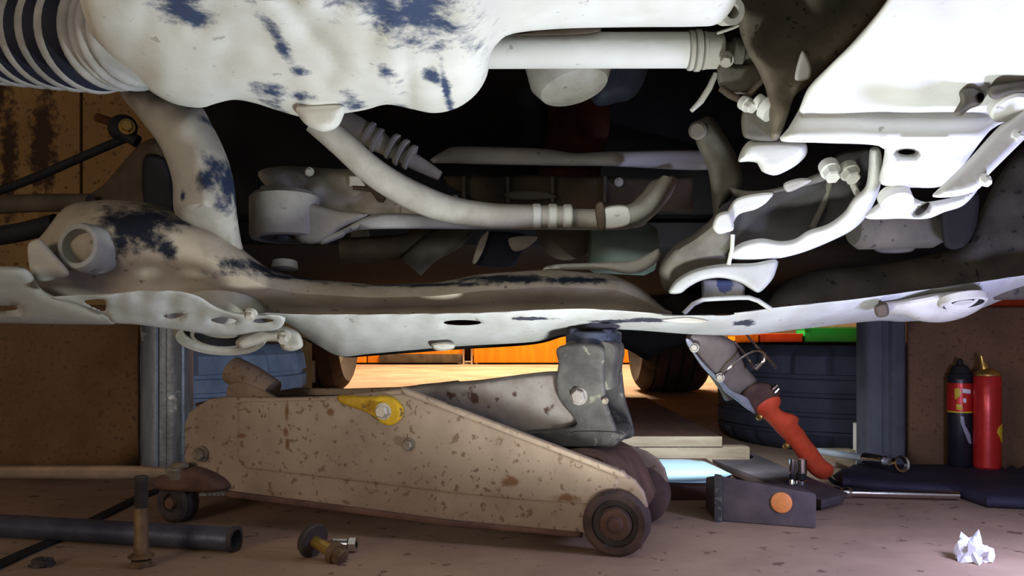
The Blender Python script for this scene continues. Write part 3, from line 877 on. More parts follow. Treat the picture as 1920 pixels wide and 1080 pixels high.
# round cover under the shaft and rusty pieces
lathe('round_cover', P(1055, 90, 1.2), Vector((.25, -.25, -1)), [(-.06, 0), (-.06, .056), (.045, .056), (.062, .046), (.070, .025), (.072, 0)], 'dust', car, 'beige round cover hanging below the drive shaft', n=36)
cb('cover_shade_half', [(1100, 80), (1215, 80), (1212, 140), (1190, 180), (1160, 192), (1110, 190)], 1.26, .04, .05, 30, 'blackblue')  # right half of the round cover, its shade painted dark blue
tube('exhaust_down_pipe', [(1080, 150, 1.48), (1085, 230, 1.48), (1070, 310, 1.5), (1060, 420, 1.52)], 58, 'rust', car, 'dim rusty exhaust pipe', n=20)
tube('heat_shield', [(1000, 170, 1.52), (1010, 240, 1.52), (990, 300, 1.54)], 34, 'blackblue', car)

# pieces seen through the gap between rack and subframe
lathe('starter_body', P(1105, 462, 1.42), (1, 0, -.05), [(0, 0), (.0, .036), (.01, .042), (.09, .042), (.105, .034), (.112, 0)], 'green', car, 'grey-green cylinder seen through the gap', n=30)
lathe('joint', P(1062, 430, 1.45), (0, -1, -.2), [(-.02, 0), (-.02, .05), (.01, .05), (.016, .04), (.016, .012), (.02, 0)], 'umber', car, n=28)
cb('tongue_bracket', [(1018, 506), (1040, 496), (1130, 492), (1185, 488), (1215, 476), (1236, 466), (1236, 486), (1212, 506), (1180, 514), (1130, 506), (1060, 506)], 1.20, .012, .02, 9, 'pan', 'pale tongue-shaped bracket in the gap', step=7)
cb('bracket_sheet', [(888, 490), (898, 455), (915, 436), (960, 436), (990, 445), (975, 480), (960, 500), (905, 500)], 1.42, .008, .02, 8, 'blackblue')
cb('bracket_edge', [(886, 490), (900, 448), (916, 434), (908, 465), (894, 492)], 1.40, .004, .01, 3, 'dust')
cb('bright_plate', [(956, 446), (1008, 444), (985, 466), (962, 470)], 1.39, .004, .01, 3, 'dust')
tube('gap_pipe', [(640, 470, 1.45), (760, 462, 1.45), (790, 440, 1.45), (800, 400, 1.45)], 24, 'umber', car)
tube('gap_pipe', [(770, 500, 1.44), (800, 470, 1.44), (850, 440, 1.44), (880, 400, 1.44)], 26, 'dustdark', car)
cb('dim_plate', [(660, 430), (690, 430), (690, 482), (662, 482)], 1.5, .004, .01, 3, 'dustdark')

# ---- bell housing and clutter, upper right
cb('bell_housing', [(1384, -60), (1382, -170), (1750, -170), (1690, -60), (1650, 20), (1600, 75), (1556, 118), (1512, 162), (1490, 180), (1478, 215), (1462, 255), (1446, 262), (1442, 220), (1436, 170), (1420, 130), (1400, 95), (1384, 40)],
   lambda x, y: .94 + .05 * math.exp(-((x - 1500) ** 2 + (y - 20) ** 2) / 9000.0), .02, .05, 16, 'bell', 'dark brown bell housing beside the oil pan', step=9, wob=.012, wobs=.02)
cl = cb('bracket', [(1350, 118), (1385, 122), (1440, 120), (1432, 150), (1400, 175), (1360, 172), (1345, 150)], .98, .012, .02, 8, 'dustdark', 'small dirty bracket and bolts beside the drive shaft')
hexbolt('bolt', P(1362, 112, .96), (-.3, -1, -.6), px(11, .96), .012, 'dust', cl)
hexbolt('bolt', P(1400, 196, .955), (.4, -.8, -.6), px(11, .96), .012, 'pan', cl)
lathe('stud', P(1420, 188, .95), Vector((.5, -.4, -.55)), [(0, 0), (0, .008), (.012, .008), (.012, .013), (.022, .013), (.022, 0)], 'pan', cl, n=18)
cb('web', [(1395, 205), (1440, 198), (1460, 230), (1458, 262), (1410, 262), (1392, 250)], .97, .012, .02, 8, 'dustdark', None, cl)
cb('bolt_tab', [(1490, 142), (1504, 96), (1520, 122), (1518, 146), (1498, 152)], .905, .008, .015, 5, 'pan', None, cl)
tube('wire', [(1342, 138, 1.0), (1330, 165, 1.0), (1314, 190, 1.0), (1296, 208, 1.0)], [5, 6, 6, 4], 'dust', cl)
tube('wire', [(1352, 165, .97), (1390, 188, .96), (1420, 160, .95), (1440, 140, .95)], 7, 'umber', cl)
tube('wire', [(1345, 62, .96), (1375, 52, .95), (1400, 40, .95)], 3, 'dust', cl)

# ---- oil pan
pan_out = [(1760, -170), (1700, -60), (1655, 12), (1600, 78), (1556, 122), (1516, 164), (1498, 205), (1478, 240), (1464, 264), (1540, 268), (1648, 274), (1656, 300), (1652, 345), (1720, 352), (1768, 348), (1800, 318), (1842, 262), (1866, 238), (1920, 214), (1990, 190), (2120, 140), (2120, -170)]
def pan_d(x, y):
    s = lambda e, wd: 1 / (1 + math.exp(-(y - e) / wd))
    d = .60 + .24 * max(0, min(1, (y + 60) / 265.0))
    d += .045 * s(206, 4)
    d -= .020 * s(226, 8)
    d += .05 * s(272, 4)
    d += .02 * s(318, 3)
    return d
pan = cb('oil_pan', pan_out, pan_d, .016, .10, 14, 'pan', 'large whitish oil pan at the upper right', step=9, wob=.008, wobs=.012, angle=70, holes=[ell(1700, 285, 16, 5)])
cb('pan_boss', [(1788, 212), (1800, 190), (1798, 172), (1812, 162), (1832, 164), (1846, 180), (1838, 196), (1818, 205), (1800, 218)], .80, .022, .03, 9, 'dustdark', 'knobbly boss cast on the oil pan', pan, holes=[ell(1838, 183, 4, 6)])
cb('pan_ridge', [(1852, 168), (1880, 156), (1990, 140), (1990, 168), (1900, 178), (1862, 186)], .78, .012, .02, 10, 'dustdark', None, pan)
lathe('cover_disc', P(1892, 200, .785), Vector((.1, -.55, -.8)), [(-.006, 0), (-.006, .0165), (.002, .0165), (.004, .0145), (.004, 0)], 'pan', pan, n=30)
rail = cb('side_rail', [(1870, 240), (1905, 212), (1990, 120), (1990, 190), (1920, 262), (1850, 332), (1838, 352), (1812, 364), (1776, 370), (1748, 368), (1764, 350), (1808, 308)], .80, .016, .025, 12, 'pan', 'pale bolted rail along the pan edge', pan, step=7)
for x0, y0 in ((1905, 255), (1846, 338)):
    hexbolt('bolt', P(x0, y0, .785), (.2, -.8, -.6), px(9, .8), .006, 'pan', pan)
brk = cb('pan_bracket', [(1622, 408), (1660, 372), (1700, 356), (1716, 372), (1742, 378), (1800, 366), (1836, 350), (1808, 384), (1770, 398), (1738, 410), (1690, 410)], .95, .016, .02, 9, 'pan', 'ragged pale bracket under the oil pan', pan, step=7, holes=[[(1716, 398), (1728, 386), (1742, 380), (1736, 394), (1720, 404)]])
lathe('bracket_boss', P(1680, 378, .935), Vector((0, -.6, -.8)), [(-.01, 0), (-.01, .017), (.004, .017), (.006, .014), (.006, 0)], 'pan', pan, n=24)
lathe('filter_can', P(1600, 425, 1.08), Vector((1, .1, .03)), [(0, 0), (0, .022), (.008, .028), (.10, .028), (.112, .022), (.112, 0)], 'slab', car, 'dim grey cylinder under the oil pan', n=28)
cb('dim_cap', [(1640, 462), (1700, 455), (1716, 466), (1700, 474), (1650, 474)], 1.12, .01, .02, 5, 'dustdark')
cb('dark_hollow', [(1768, 388), (1800, 367), (1832, 360), (1834, 400), (1824, 440), (1802, 465), (1772, 462), (1764, 420)], 1.04, .01, .03, 10, 'black')  # black blob painted in for a dark hollow

# ---- engine mount
em = cb('mount_strut', [(1298, 236), (1312, 224), (1335, 220), (1362, 258), (1384, 300), (1392, 345), (1370, 372), (1352, 398), (1340, 420), (1334, 362), (1326, 315), (1308, 275)], lambda x, y: 1.10 - .0002 * (y - 220), .03, .03, 16, 'dustdark', 'dim grey mount strut', step=8)
lathe('strut_eye', P(1310, 245, 1.07), Vector((-.4, -1, -.2)), [(-.01, 0), (-.01, .011), (.008, .011), (.011, .008), (.011, 0)], 'dustdark', em, n=20)
cb('white_lug', [(1384, 302), (1396, 272), (1420, 261), (1500, 263), (1514, 284), (1498, 306), (1470, 323), (1450, 329), (1428, 321), (1420, 306), (1402, 303)], 1.0, .025, .03, 14, 'pan', 'smooth white cast lug', step=7)
mb = cb('engine_mount', [(1346, 396), (1378, 372), (1440, 358), (1500, 346), (1542, 334), (1560, 300), (1580, 284), (1642, 276), (1652, 300), (1644, 345), (1624, 388), (1596, 420), (1552, 444), (1490, 466), (1420, 478), (1376, 480), (1368, 440)],
   lambda x, y: 1.04 + .03 * math.exp(-(((x - 1510) / 80.0) ** 2 + ((y - 400) / 35.0) ** 2)), .008, .05, 8, 'mount', 'hollow dark engine mount casting with a bright rim', step=8)
rim_pts = [(1366, 474), (1388, 456), (1426, 447), (1462, 452), (1490, 448), (1516, 432), (1552, 420), (1582, 398), (1600, 372), (1622, 350), (1628, 318), (1632, 278), (1650, 280), (1654, 318), (1648, 358), (1628, 400), (1600, 430), (1554, 454), (1500, 475), (1450, 486), (1400, 488), (1370, 485)]
cb('rim', rim_pts, lambda x, y: 1.00 + .0002 * (y - 300), .02, .05, 12, 'pan', 'curved lower rim, painted pale for the light from below', mb, step=6)  # pale rim against the dark casting paints in the light from below
cb('ledge', [(1354, 420), (1366, 392), (1386, 370), (1446, 361), (1440, 377), (1418, 392), (1386, 402), (1370, 424)], 1.01, .010, .03, 5, 'pan', None, mb)  # lit downward face, its brightness put into the pale colour
cb('ledge', [(1470, 344), (1500, 334), (1522, 338), (1500, 352), (1476, 360)], 1.01, .01, .02, 5, 'dust', None, mb)
cb('top_edge', [(1366, 350), (1400, 358), (1450, 354), (1500, 338), (1545, 322), (1552, 336), (1500, 352), (1440, 364), (1396, 372), (1376, 366)], 1.02, .01, .03, 6, 'dustdark', None, mb)
hexbolt('bolt', P(1556, 318, 1.0), (0, -.7, -.75), .009, .016, 'pan', mb)
hexbolt('bolt', P(1592, 322, 1.0), (.1, -.7, -.75), .009, .014, 'dust', mb)
tube('web', [(1556, 340, 1.03), (1545, 380, 1.05), (1522, 428, 1.04)], 6, 'dustdark', mb)
tube('web', [(1592, 330, 1.02), (1606, 360, 1.02), (1612, 372, 1.01)], 6, 'dust', mb)
lobe = cb('mount_lobe', [(1238, 524), (1236, 505), (1246, 482), (1268, 458), (1300, 438), (1332, 412), (1348, 392), (1362, 410), (1374, 440), (1376, 490), (1455, 486), (1452, 512), (1440, 532), (1420, 546), (1402, 541), (1385, 528), (1352, 520), (1318, 524), (1290, 538), (1275, 549), (1256, 549), (1244, 542)],
   lambda x, y: 1.03 + .0004 * (y - 400), .03, .05, 18, 'dustdark', 'rounded mount lobe with an arched underside', step=7)
cb('arch_lip', [(1254, 549), (1266, 526), (1302, 505), (1352, 495), (1410, 493), (1455, 487), (1453, 514), (1440, 534), (1422, 549), (1406, 541), (1386, 529), (1352, 521), (1318, 525), (1292, 538), (1276, 550)], 1.03, .012, .03, 8, 'flange', 'pale arched lip', lobe, step=6)
cb('bush_core', [(1314, 522), (1398, 522), (1396, 560), (1316, 560)], 1.09, .012, .03, 6, stained('core_paint', rgb(200, 200, 196), rgb(170, 168, 160), .7, patches=[pat(1357, 534, 1.08, 14, 14, .2)], pc=rgb(92, 104, 140)), 'pale square core of the mount bush', lobe, smooth=False)
cb('bush_void', [(1262, 552), (1300, 524), (1410, 522), (1440, 545), (1450, 585), (1250, 585)], 1.14, .01, .02, 8, 'black', None, lobe)  # black slab painted in for the dark hollow under the arch
cb('knob', [(1336, 424), (1345, 402), (1368, 398), (1376, 428), (1362, 436), (1346, 438)], 1.0, .012, .02, 6, 'pan', None, lobe)
tube('stiffener', [(1374, 440, 1.0), (1372, 470, 1.0), (1366, 496, 1.0)], 4, 'pan', lobe)
tube('arch_strap', [(1282, 588, 1.02), (1300, 570, 1.02), (1318, 562, 1.02), (1362, 559, 1.02), (1404, 558, 1.02), (1422, 564, 1.02), (1446, 580, 1.02)], 4.5, 'flange', beam, 'thin arched strap on the subframe')
cb('small_bracket', [(1240, 600), (1290, 594), (1330, 602), (1290, 606)], 1.0, .004, .006, 2, 'dust', None, beam)

# ================================================================== trolley jack
JA = Vector((-.42, 1.145, 0)); JB = Vector((.151, .967, 0))
JU = (JB - JA).normalized()
JN = Vector((-JU.y, JU.x, 0))
if JN.y < 0:
    JN = -JN
def jmap(k=0.0):
    O = JA + JN * k
    def f(x, y, o):
        r = Vector(((x - 960) / F, 1.0, -(y - HY) / F))
        t = JN.dot(O - C0) / JN.dot(r)
        return C0 + r * t + JN * o
    return f
J0, JM = jmap(0), jmap(.085)
jack = thing('trolley_jack', 'dusty beige trolley jack holding up the subframe', 'jack', (-.1, 1.12, 0))
plate_out = [(346, 884), (347, 800), (356, 772), (392, 748), (424, 743), (530, 745), (640, 742), (706, 735), (762, 728), (900, 784), (1050, 842), (1168, 884), (1192, 900), (1208, 922), (1216, 950), (1160, 975), (1094, 1002), (960, 992), (850, 981), (640, 953), (430, 926), (392, 908)]
sp = relief('side_plate', plate_out, J0, .004, .006, 4, 'jack', jack, 'near beige side plate with rust specks', step=14, smooth=False)
relief('pressed_panel', [(466, 878), (452, 868), (448, 850), (450, 752), (640, 749), (706, 742), (760, 737), (1050, 849), (1162, 893), (1150, 948), (1000, 938), (850, 924), (640, 898)], lambda x, y, o: J0(x, y, o - .0035), .0022, .003, 6, 'jack', sp, step=12, smooth=False)
relief('top_lip', [(758, 724), (772, 728), (1172, 880), (1186, 896), (1168, 892), (900, 790), (760, 736)], lambda x, y, o: J0(x, y, o - .009), .006, .008, 4, 'jack', sp, step=8, smooth=False)
relief('bottom_lip', [(430, 918), (640, 945), (850, 973), (1094, 996), (1094, 1006), (850, 985), (640, 957), (430, 930)], lambda x, y, o: J0(x, y, o - .006), .004, .006, 3, 'jackrust', sp, step=8, smooth=False)
sp2 = sp.copy(); COL.objects.link(sp2)
sp2.location = JN * .17
sp2['label'] = 'far side plate of the jack'
def jbolt(x, y, r, mat, lab=None, par=None, off=-.006):
    return hexbolt('bolt', J0(x, y, off), -JN, px(r, 1.05), .009, mat, par or jack, lab)
jbolt(383, 850, 13, 'dirtysteel')
jbolt(771, 832, 10, 'dirtysteel')
lev = relief('release_lever', [(640, 741), (660, 740), (706, 742), (724, 740), (744, 744), (758, 758), (762, 772), (754, 788), (738, 796), (722, 792), (710, 780), (684, 768), (655, 758), (641, 750)], lambda x, y, o: J0(x, y, o - .009), .005, .006, 5, 'yellow', jack, 'dirty yellow pedal link bolted to the side plate', step=5)
hexbolt('bolt', J0(729, 769, -.014), -JN, px(13, 1.05), .009, 'steel', lev, 'bright bolt')
# cross tube, top cover, front hump
relief('top_cover', [(420, 745), (640, 745), (760, 730), (760, 744), (640, 758), (420, 756)], jmap(.085), .075, .075, 4, 'jackrust', jack, step=10, smooth=False)
relief('front_cover', [(990, 862), (1060, 838), (1112, 830), (1156, 842), (1188, 872), (1206, 910), (1214, 950), (1150, 975), (1040, 905)], jmap(.085), .074, .074, 5, 'jackrust', jack, 'curved brown front cover between the wheels', step=8)
# front wheels and axle
wc = J0(1157, 982, 0); wc.z = .0366
def jwheel(k, facing):
    wprof = [(-.022, 0), (-.022, .030), (-.019, .0366), (.0, .0366), (.003, .033), (.003, .026), (-.001, .025), (-.001, .019), (.004, .018), (.004, .010), (.008, .008), (.008, 0)]
    o_ = lathe('front_wheel', wc + JN * k, -JN * facing, wprof, ['wheelrub', 'castor'], jack, None, n=40, bands=[0, 0, 0, 0, 0, 1, 1, 0, 0, 0, 0], angle=30)
    lathe('hub', wc + JN * k, -JN * facing, [(.003, 0), (.003, .0165), (.006, .0155), (.006, .007), (.010, .006), (.010, 0)], 'jackrust', o_, n=28)
jwheel(-.010, 1)
jwheel(.180, -1)
wtube('axle', [wc - JN * .0, wc + JN * .17], .008, 'dirtysteel', jack)
# lift arm, yoke, saddle
arm_out = [(770, 726), (900, 712), (1020, 697), (1062, 699), (1110, 715), (1130, 760), (1100, 790), (1040, 812), (980, 822), (900, 800), (820, 770)]
relief('lift_arm', arm_out, JM, .030, .030, 8, 'jackarm', jack, 'worn grey lift arm', step=9)
yk = relief('saddle_yoke', [(1064, 648), (1140, 648), (1145, 700), (1150, 750), (1168, 800), (1168, 826), (1130, 832), (1030, 828), (1004, 812), (1040, 800), (1092, 792), (1088, 776), (1064, 745), (1058, 712), (1062, 680)], lambda x, y, o: JM(x, y, o - .038), .006, .006, 5, 'jackdark', jack, 'greasy dark yoke under the saddle', step=6)
relief('yoke_side', [(1072, 648), (1150, 648), (1156, 700), (1162, 750), (1176, 800), (1176, 826), (1130, 832), (1040, 820), (1092, 792), (1070, 745), (1064, 712)], lambda x, y, o: JM(x, y, o + .038), .006, .006, 5, 'jackdark', jack, step=8)
relief('yoke_base', [(1000, 800), (1168, 796), (1170, 824), (1130, 834), (1030, 832), (1002, 818)], JM, .046, .040, 7, 'jackdark', yk, step=7)
hexbolt('bolt', JM(1101, 738, -.044), -JN, px(13, 1.07), .008, 'jackarm', yk)
hexbolt('bolt', JM(1148, 746, -.044), -JN, px(5, 1.07), .005, 'dirtysteel', yk)
sc_ = JM(1113, 640, 0)
relief('saddle_neck', [(1070, 640), (1160, 640), (1160, 700), (1150, 730), (1080, 730), (1070, 700)], JM, .03, .03, 6, 'jackdark', jack, step=8)
lathe('saddle', sc_ - Vector((0, 0, .008)), (0, 0, 1), [(-.002, 0), (-.002, .026), (.003, .030), (.006, .0335), (.018, .0335), (.020, .031), (.017, .028), (.012, .026), (.012, 0)], 'saddle', jack, 'round dark saddle pad under the beam', n=36)
for k in range(4):
    th = k * math.pi / 2 + .5
    lathe('saddle_lug', sc_ + Vector((math.cos(th) * .028, math.sin(th) * .028, .004)), (0, 0, 1), [(0, 0), (0, .007), (.010, .006), (.012, .003), (.012, 0)], 'saddle', jack, n=12)
# handle socket
hs = wtube('handle_socket', [JM(436, 694, .0), JM(470, 712, .0), JM(508, 738, .0)], [.0195, .0205, .0205], 'jack', jack, 'stubby beige handle socket pointing up', n=26)
lathe('socket_cap', JM(437, 694, 0), JM(436, 694, 0) - JM(508, 738, 0), [(-.004, .0195), (.003, .018), (.006, .013), (.006, 0)], 'jack', hs, n=26)
relief('socket_fork', [(440, 742), (446, 720), (470, 714), (520, 735), (528, 748), (440, 750)], lambda x, y, o: JM(x, y, o - .018), .005, .005, 4, 'jack', hs, step=6)
# rear bracket and casters
rbk = relief('rear_bracket', [(306, 898), (320, 884), (350, 876), (372, 872), (400, 880), (428, 896), (436, 912), (410, 920), (360, 918), (316, 914)], lambda x, y, o: J0(x, y, o - .012), .014, .02, 10, 'jackrust', jack, 'rusty caster bracket at the rear of the jack', step=6)
hexbolt('bolt', J0(352, 880, -.02), (0, -.5, 1), .010, .009, 'dirtysteel', rbk)
relief('caster_fork', [(300, 915), (352, 912), (346, 940), (322, 966), (304, 960), (296, 940)], lambda x, y, o: J0(x, y, o + .016), .004, .004, 4, 'jackrust', rbk, step=6)
def caster(c):
    o_ = lathe('caster_wheel', c, Vector((-.45, -1, 0)).normalized(), [(-.014, 0), (-.014, .020), (-.010, .026), (.010, .026), (.014, .022), (.014, .012), (.009, .010), (.009, 0)], 'castor', jack, None, n=30)
    lathe('hub', c, Vector((-.45, -1, 0)).normalized(), [(.006, 0), (.006, .009), (.016, .007), (.016, 0)], 'jackrust', o_, n=16)
c1 = J0(336, 945, -.002); c1.z = .026
caster(c1)
c2_ = c1 + JN * .16; caster(c2_)

# ================================================================== things on the floor, left
a = G(-60, 905, .012); a.z = .012
b = J0(336, 882, -.018)
a = a + (a - b) * .45
a.z = .012
bar = thing('breaker_bar', 'polished steel bar leaning on the rear of the jack', 'bar', (a.x, a.y, 0))
pts_ = [a.lerp(b, t_) for t_ in np.linspace(0, 1, 14)]
wtube('shaft', pts_, [.0095] * 12 + [.0085, .006], 'rod', bar, n=20)
wtube('tip', [b, b + (b - a).normalized() * .012 + Vector((0, 0, .006)), b + (b - a).normalized() * .03 + Vector((0, 0, .010))], [.008, .007, .004], 'dirtysteel', bar, n=14)

pa, pb = G(-80, 1002), G(442, 1034)
R_ = .0135
pa = pa + (pa - pb) * .5
pa.z = pb.z = R_
pd = (pb - pa).normalized()
pp = thing('steel_pipe', 'dark blued hollow pipe lying on the floor at the left', 'pipe', ((pa.x + pb.x) / 2, (pa.y + pb.y) / 2, 0))
Lp = (pb - pa).length
lathe('pipe_body', pa, pd, [(0, .010), (0, R_), (Lp, R_), (Lp, .0108), (0, .0105)], 'pipe', pp, n=28)
lathe('end_ring', pa + pd * (Lp - .004), pd, [(0, .0108), (0, R_ + .0012), (.005, R_ + .0012), (.005, .0108)], 'castor', pp, n=28, closed=True)

# standing flange bolt
bb = G(265, 1062)
fb = thing('flange_bolt', 'long brown flange bolt standing on its head on the floor', 'bolt', bb)
hexbolt('head', bb + Vector((0, 0, .0045)), (0, 0, -1), .0112, .0045, 'boltold', fb, washer=.9)
def lz(name, z0, prof, mat, n=24):
    return lathe(name, bb + Vector((0, 0, z0)), (0.0, 0, 1), prof, mat, fb, n=n)
lz('flange', .0085, [(0, 0), (0, .0105), (.0015, .0135), (.003, .0135), (.006, .0085), (.006, 0)], 'boltold')
lz('shank', .012, [(0, 0), (0, .0076), (.050, .0072), (.050, 0)], 'boltold')
thr = []
for k in range(16):
    thr += [(k * .0021, .0062), (k * .0021 + .001, .0074)]
lz('thread', .061, [(0, 0)] + thr + [(.034, .006), (.034, 0)], 'castor')

# lying bolt with big washer and a bright spacer
wb = G(585, 1045); wb.z = .019
lb = thing('lying_bolt', 'yellow zinc bolt with a broad dark washer lying on the floor', 'bolt', (wb.x, wb.y, 0))
axl = Vector((.78, -.52, -.26)).normalized()
lathe('washer', wb, axl, [(-.004, .006), (-.004, .0175), (.002, .0195), (.005, .0185), (.004, .006)], 'castor', lb, n=32)
lathe('shank', wb, axl, [(0, 0), (0, .0065), (.036, .0065), (.036, .0035), (.036, 0)], 'brass', lb, n=20)
hexbolt('head', wb + axl * .038, axl, .0095, .011, 'boltold', lb)
spc = G(640, 1040) + Vector((.002, .012, .0085))
sp_ = thing('spacer_sleeve', 'shiny chrome nut lying against the yellow bolt', 'nut', (spc.x, spc.y, 0))
lathe('sleeve', spc, Vector((1, -.12, .0)), [(-.012, .0045), (-.012, .0085), (.004, .0085), (.004, .0045)], 'chrome', sp_, n=26, closed=True)
lathe('collar', spc, Vector((1, -.12, .0)), [(.005, .0045), (.005, .0085), (.013, .0085), (.013, .0045)], 'chrome', sp_, n=6, closed=True)

# rubber strip let into the floor, crumb and scraps
def strip(pts, wpx, mat, name, label, cat, th=.003):
    bm = bmesh.new()
    pr = []
    for (x, y) in pts:
        c = G(x, y)
        pr.append(c)
    L_, R2 = [], []
    for i, c in enumerate(pr):
        t_ = (pr[min(i + 1, len(pr) - 1)] - pr[max(i - 1, 0)]).normalized()
        nrm = Vector((-t_.y, t_.x, 0))
        L_.append(c + nrm * wpx); R2.append(c - nrm * wpx)
    lo = [[bm.verts.new(p + Vector((0, 0, z))) for p in q] for z in (0.0, th) for q in (L_, R2)]
    l0, r0, l1, r1 = lo
    for i in range(len(pr) - 1):
        bm.faces.new((l1[i], r1[i], r1[i + 1], l1[i + 1])); bm.faces.new((l0[i], l0[i + 1], r0[i + 1], r0[i]))
        bm.faces.new((l0[i], l1[i], l1[i + 1], l0[i + 1])); bm.faces.new((r0[i + 1], r1[i + 1], r1[i], r0[i]))
    bm.faces.new((l0[0], r0[0], r1[0], l1[0])); bm.faces.new((l1[-1], r1[-1], r0[-1], l0[-1]))
    o_ = link_mesh(name, bm, mat, None, None, True, 30)
    return tag(o_, label, cat)
strip([(-30, 1075), (40, 1042), (110, 1012), (180, 975), (262, 934), (300, 920)], .0085, 'rubber', 'rubber_strip', 'flat black rubber strip on the floor running under the pipe', 'strip')

def crumple(name, c, rx, ry, rz, mat, label, cat, seed, amp=.5, n=10):
    bm = bmesh.new()
    bmesh.ops.create_icosphere(bm, subdivisions=3, radius=1.0)
    for v in bm.verts:
        k = 1 + amp * noise.noise(v.co * 2.3 + Vector((seed, 0, 0)))
        v.co = Vector((v.co.x * rx * k, v.co.y * ry * k, max(-.35, v.co.z * k) * rz))
        v.co += c
    zmin = min(v.co.z for v in bm.verts)
    for v in bm.verts:
        v.co.z -= zmin
    o_ = link_mesh(name, bm, mat, None, None, True, 25)
    return tag(o_, label, cat)
crumple('dirt_lump', G(78, 1062), .012, .010, .007, 'castor', 'dark lump of dirt on the floor at lower left', 'lump', 3.1)
crumple('white_scrap', G(1826, 1052), .015, .012, .020, 'paper', 'small crumpled white paper scrap at lower right', 'paper', 7.7, .9)
o = relief('white_scrap', [(372, 0), (452, 0), (446, 1), (380, 1)], lambda x, y, o: G(x, 931 - 12 * y) + Vector((0, 0, .001 - o)), .0008, 0, .1, 'paper', step=8, smooth=False)  # plain white strip on the floor
tag(o, 'flat white strip under the rear of the jack', 'paper')

# ================================================================== boards and sheet right of the jack
f0 = G(1243, 940); f1 = G(1345, 938)
bd = box('wooden_board', .205, .342, 1.285, 1.56, 0, .021, 'wood', bevel=.002)
bd.data.materials.clear(); bd.data.materials.append(M['darkboard'])
tag(bd, 'thin wooden board on the floor under the pale blue sheet', 'board')
o = relief('blue_sheet', [(.207, 1.305), (.29, 1.298), (.340, 1.37), (.324, 1.525), (.222, 1.525)], lambda x, y, o: Vector((x, y, .0235 - o)), .0012, .0012, .002, 'bluesheet', step=.03, smooth=False)
tag(o, 'pale blue plastic sheet lying between the jack and the beam', 'sheet')
o = box('plank', .19, .42, 1.565, 1.60, 0, .040, 'wood', bevel=.002)
tag(o, 'pale plank on edge under the large dark board', 'plank')
lb_ = thing('large_board', 'large dark brown board with a pale front edge', 'board', (.28, 2.0, .041))
o = box('panel', .184, .37, 1.57, 2.45, .041, .058, 'darkboard', lb_)
box('edge_strip', .184, .37, 1.562, 1.57, .041, .0585, 'wood', lb_, 'pale front edge')
o = box('plank', .20, .36, 2.25, 2.29, 0, .040, 'wood', bevel=.002)
tag(o, 'plank under the rear of the large dark board', 'plank')

# steel beam with an orange reflector
e0, e1 = G(1341, 977), G(1532, 992)
back = Vector((.05, 1.0, 0)).normalized() * .075
hb = .060
sb = thing('steel_block', 'dirty steel block with a round orange disc on its face', 'block', ((e0.x + e1.x) / 2, (e0.y + e1.y) / 2, 0))
zz = Vector((0, 0, hb)); z2 = Vector((0, 0, .044))
hull_box('block_body', [e0, e1, e1 + back, e0 + back, e0 + zz, e1 + z2, e1 + back + Vector((0, 0, .04)), e0 + back + Vector((0, 0, .045))], 'beam', sb, bevel=.004)
nrm = Vector((e1.y - e0.y, -(e1.x - e0.x), 0)).normalized()
if nrm.y > 0:
    nrm = -nrm
pc_ = P(1465, 943, 1.115)
pc_ = pc_ + nrm * ((e0 - pc_).dot(nrm))
lathe('orange_disc', pc_, nrm, [(-.002, 0), (-.002, .013), (.002, .013), (.003, .011), (.003, 0)], 'orangecap', sb, 'orange round disc', n=28)
hull_box('end_lip', [e0 + nrm * .006, e0 + (e1 - e0) * .07 + nrm * .006, e0 + (e1 - e0) * .07, e0, e0 + zz * 1.02 + nrm * .006, e0 + (e1 - e0) * .07 + zz + nrm * .006, e0 + (e1 - e0) * .07 + zz, e0 + zz * 1.02], 'jackdark', sb)

o = relief('dark_plank', [(1292, 843), (1384, 838), (1450, 866), (1590, 925), (1540, 938), (1440, 902), (1360, 872)], lambda x, y, o: G(x, y, .018) + Vector((0, 0, -o)), 0, .016, 4, 'beam', step=12, smooth=False)
tag(o, 'dark greasy plank lying slantwise behind the orange-disc block', 'plank')
# mat and tools
o = relief('rubber_mat', [(1560, 882), (1600, 868), (1760, 868), (1990, 870), (1990, 936), (1850, 930), (1790, 910), (1640, 900), (1580, 894)], lambda x, y, o: G(x, y, .018) + Vector((0, 0, -.009 - o)), .009, .009, 3, 'mat', step=24, smooth=False)
tag(o, 'thick dark rubber mat under the spray cans', 'mat')
def bar_tool(name, label, cat, p0, p1, up, r, mat, ends):
    t_ = thing(name, label, cat, (p0.x, p0.y, 0))
    p0 = p0 + Vector((0, 0, up)); p1 = p1 + Vector((0, 0, up))
    wtube('shaft', [p0.lerp(p1, q) for q in np.linspace(0, 1, 6)], r, mat, t_, n=14)
    for nm, q, rr, ln, mm in ends:
        lathe(nm, p0.lerp(p1, q), (p1 - p0), [(-ln / 2, 0), (-ln / 2, rr * .9), (-ln * .4, rr), (ln * .4, rr), (ln / 2, rr * .9), (ln / 2, 0)], mm, t_, n=20)
    return t_
bar_tool('extension_bar', 'long chrome extension bar lying in front of the rubber mat', 'tool', G(1560, 934), G(1798, 940), .0085, .0055, 'chrome', [('socket', .02, .0085, .02, 'chrome'), ('drive_end', .12, .0075, .012, 'chrome')])
rt = bar_tool('ring_spanner', 'chrome spanner with a ring end pointing at the spray cans', 'tool', G(1535, 846, .034), G(1668, 866, .034), .0, .006, 'lampsteel', [('neck', .80, .010, .04, 'chrome')])
e_ = G(1688, 870, .034)
lathe('ring', e_, Vector((.25, -1, .25)), [(-.004, .0105), (-.005, .0135), (.005, .0135), (.004, .0105)], 'chrome', rt, 'open ring end', n=28, closed=True)
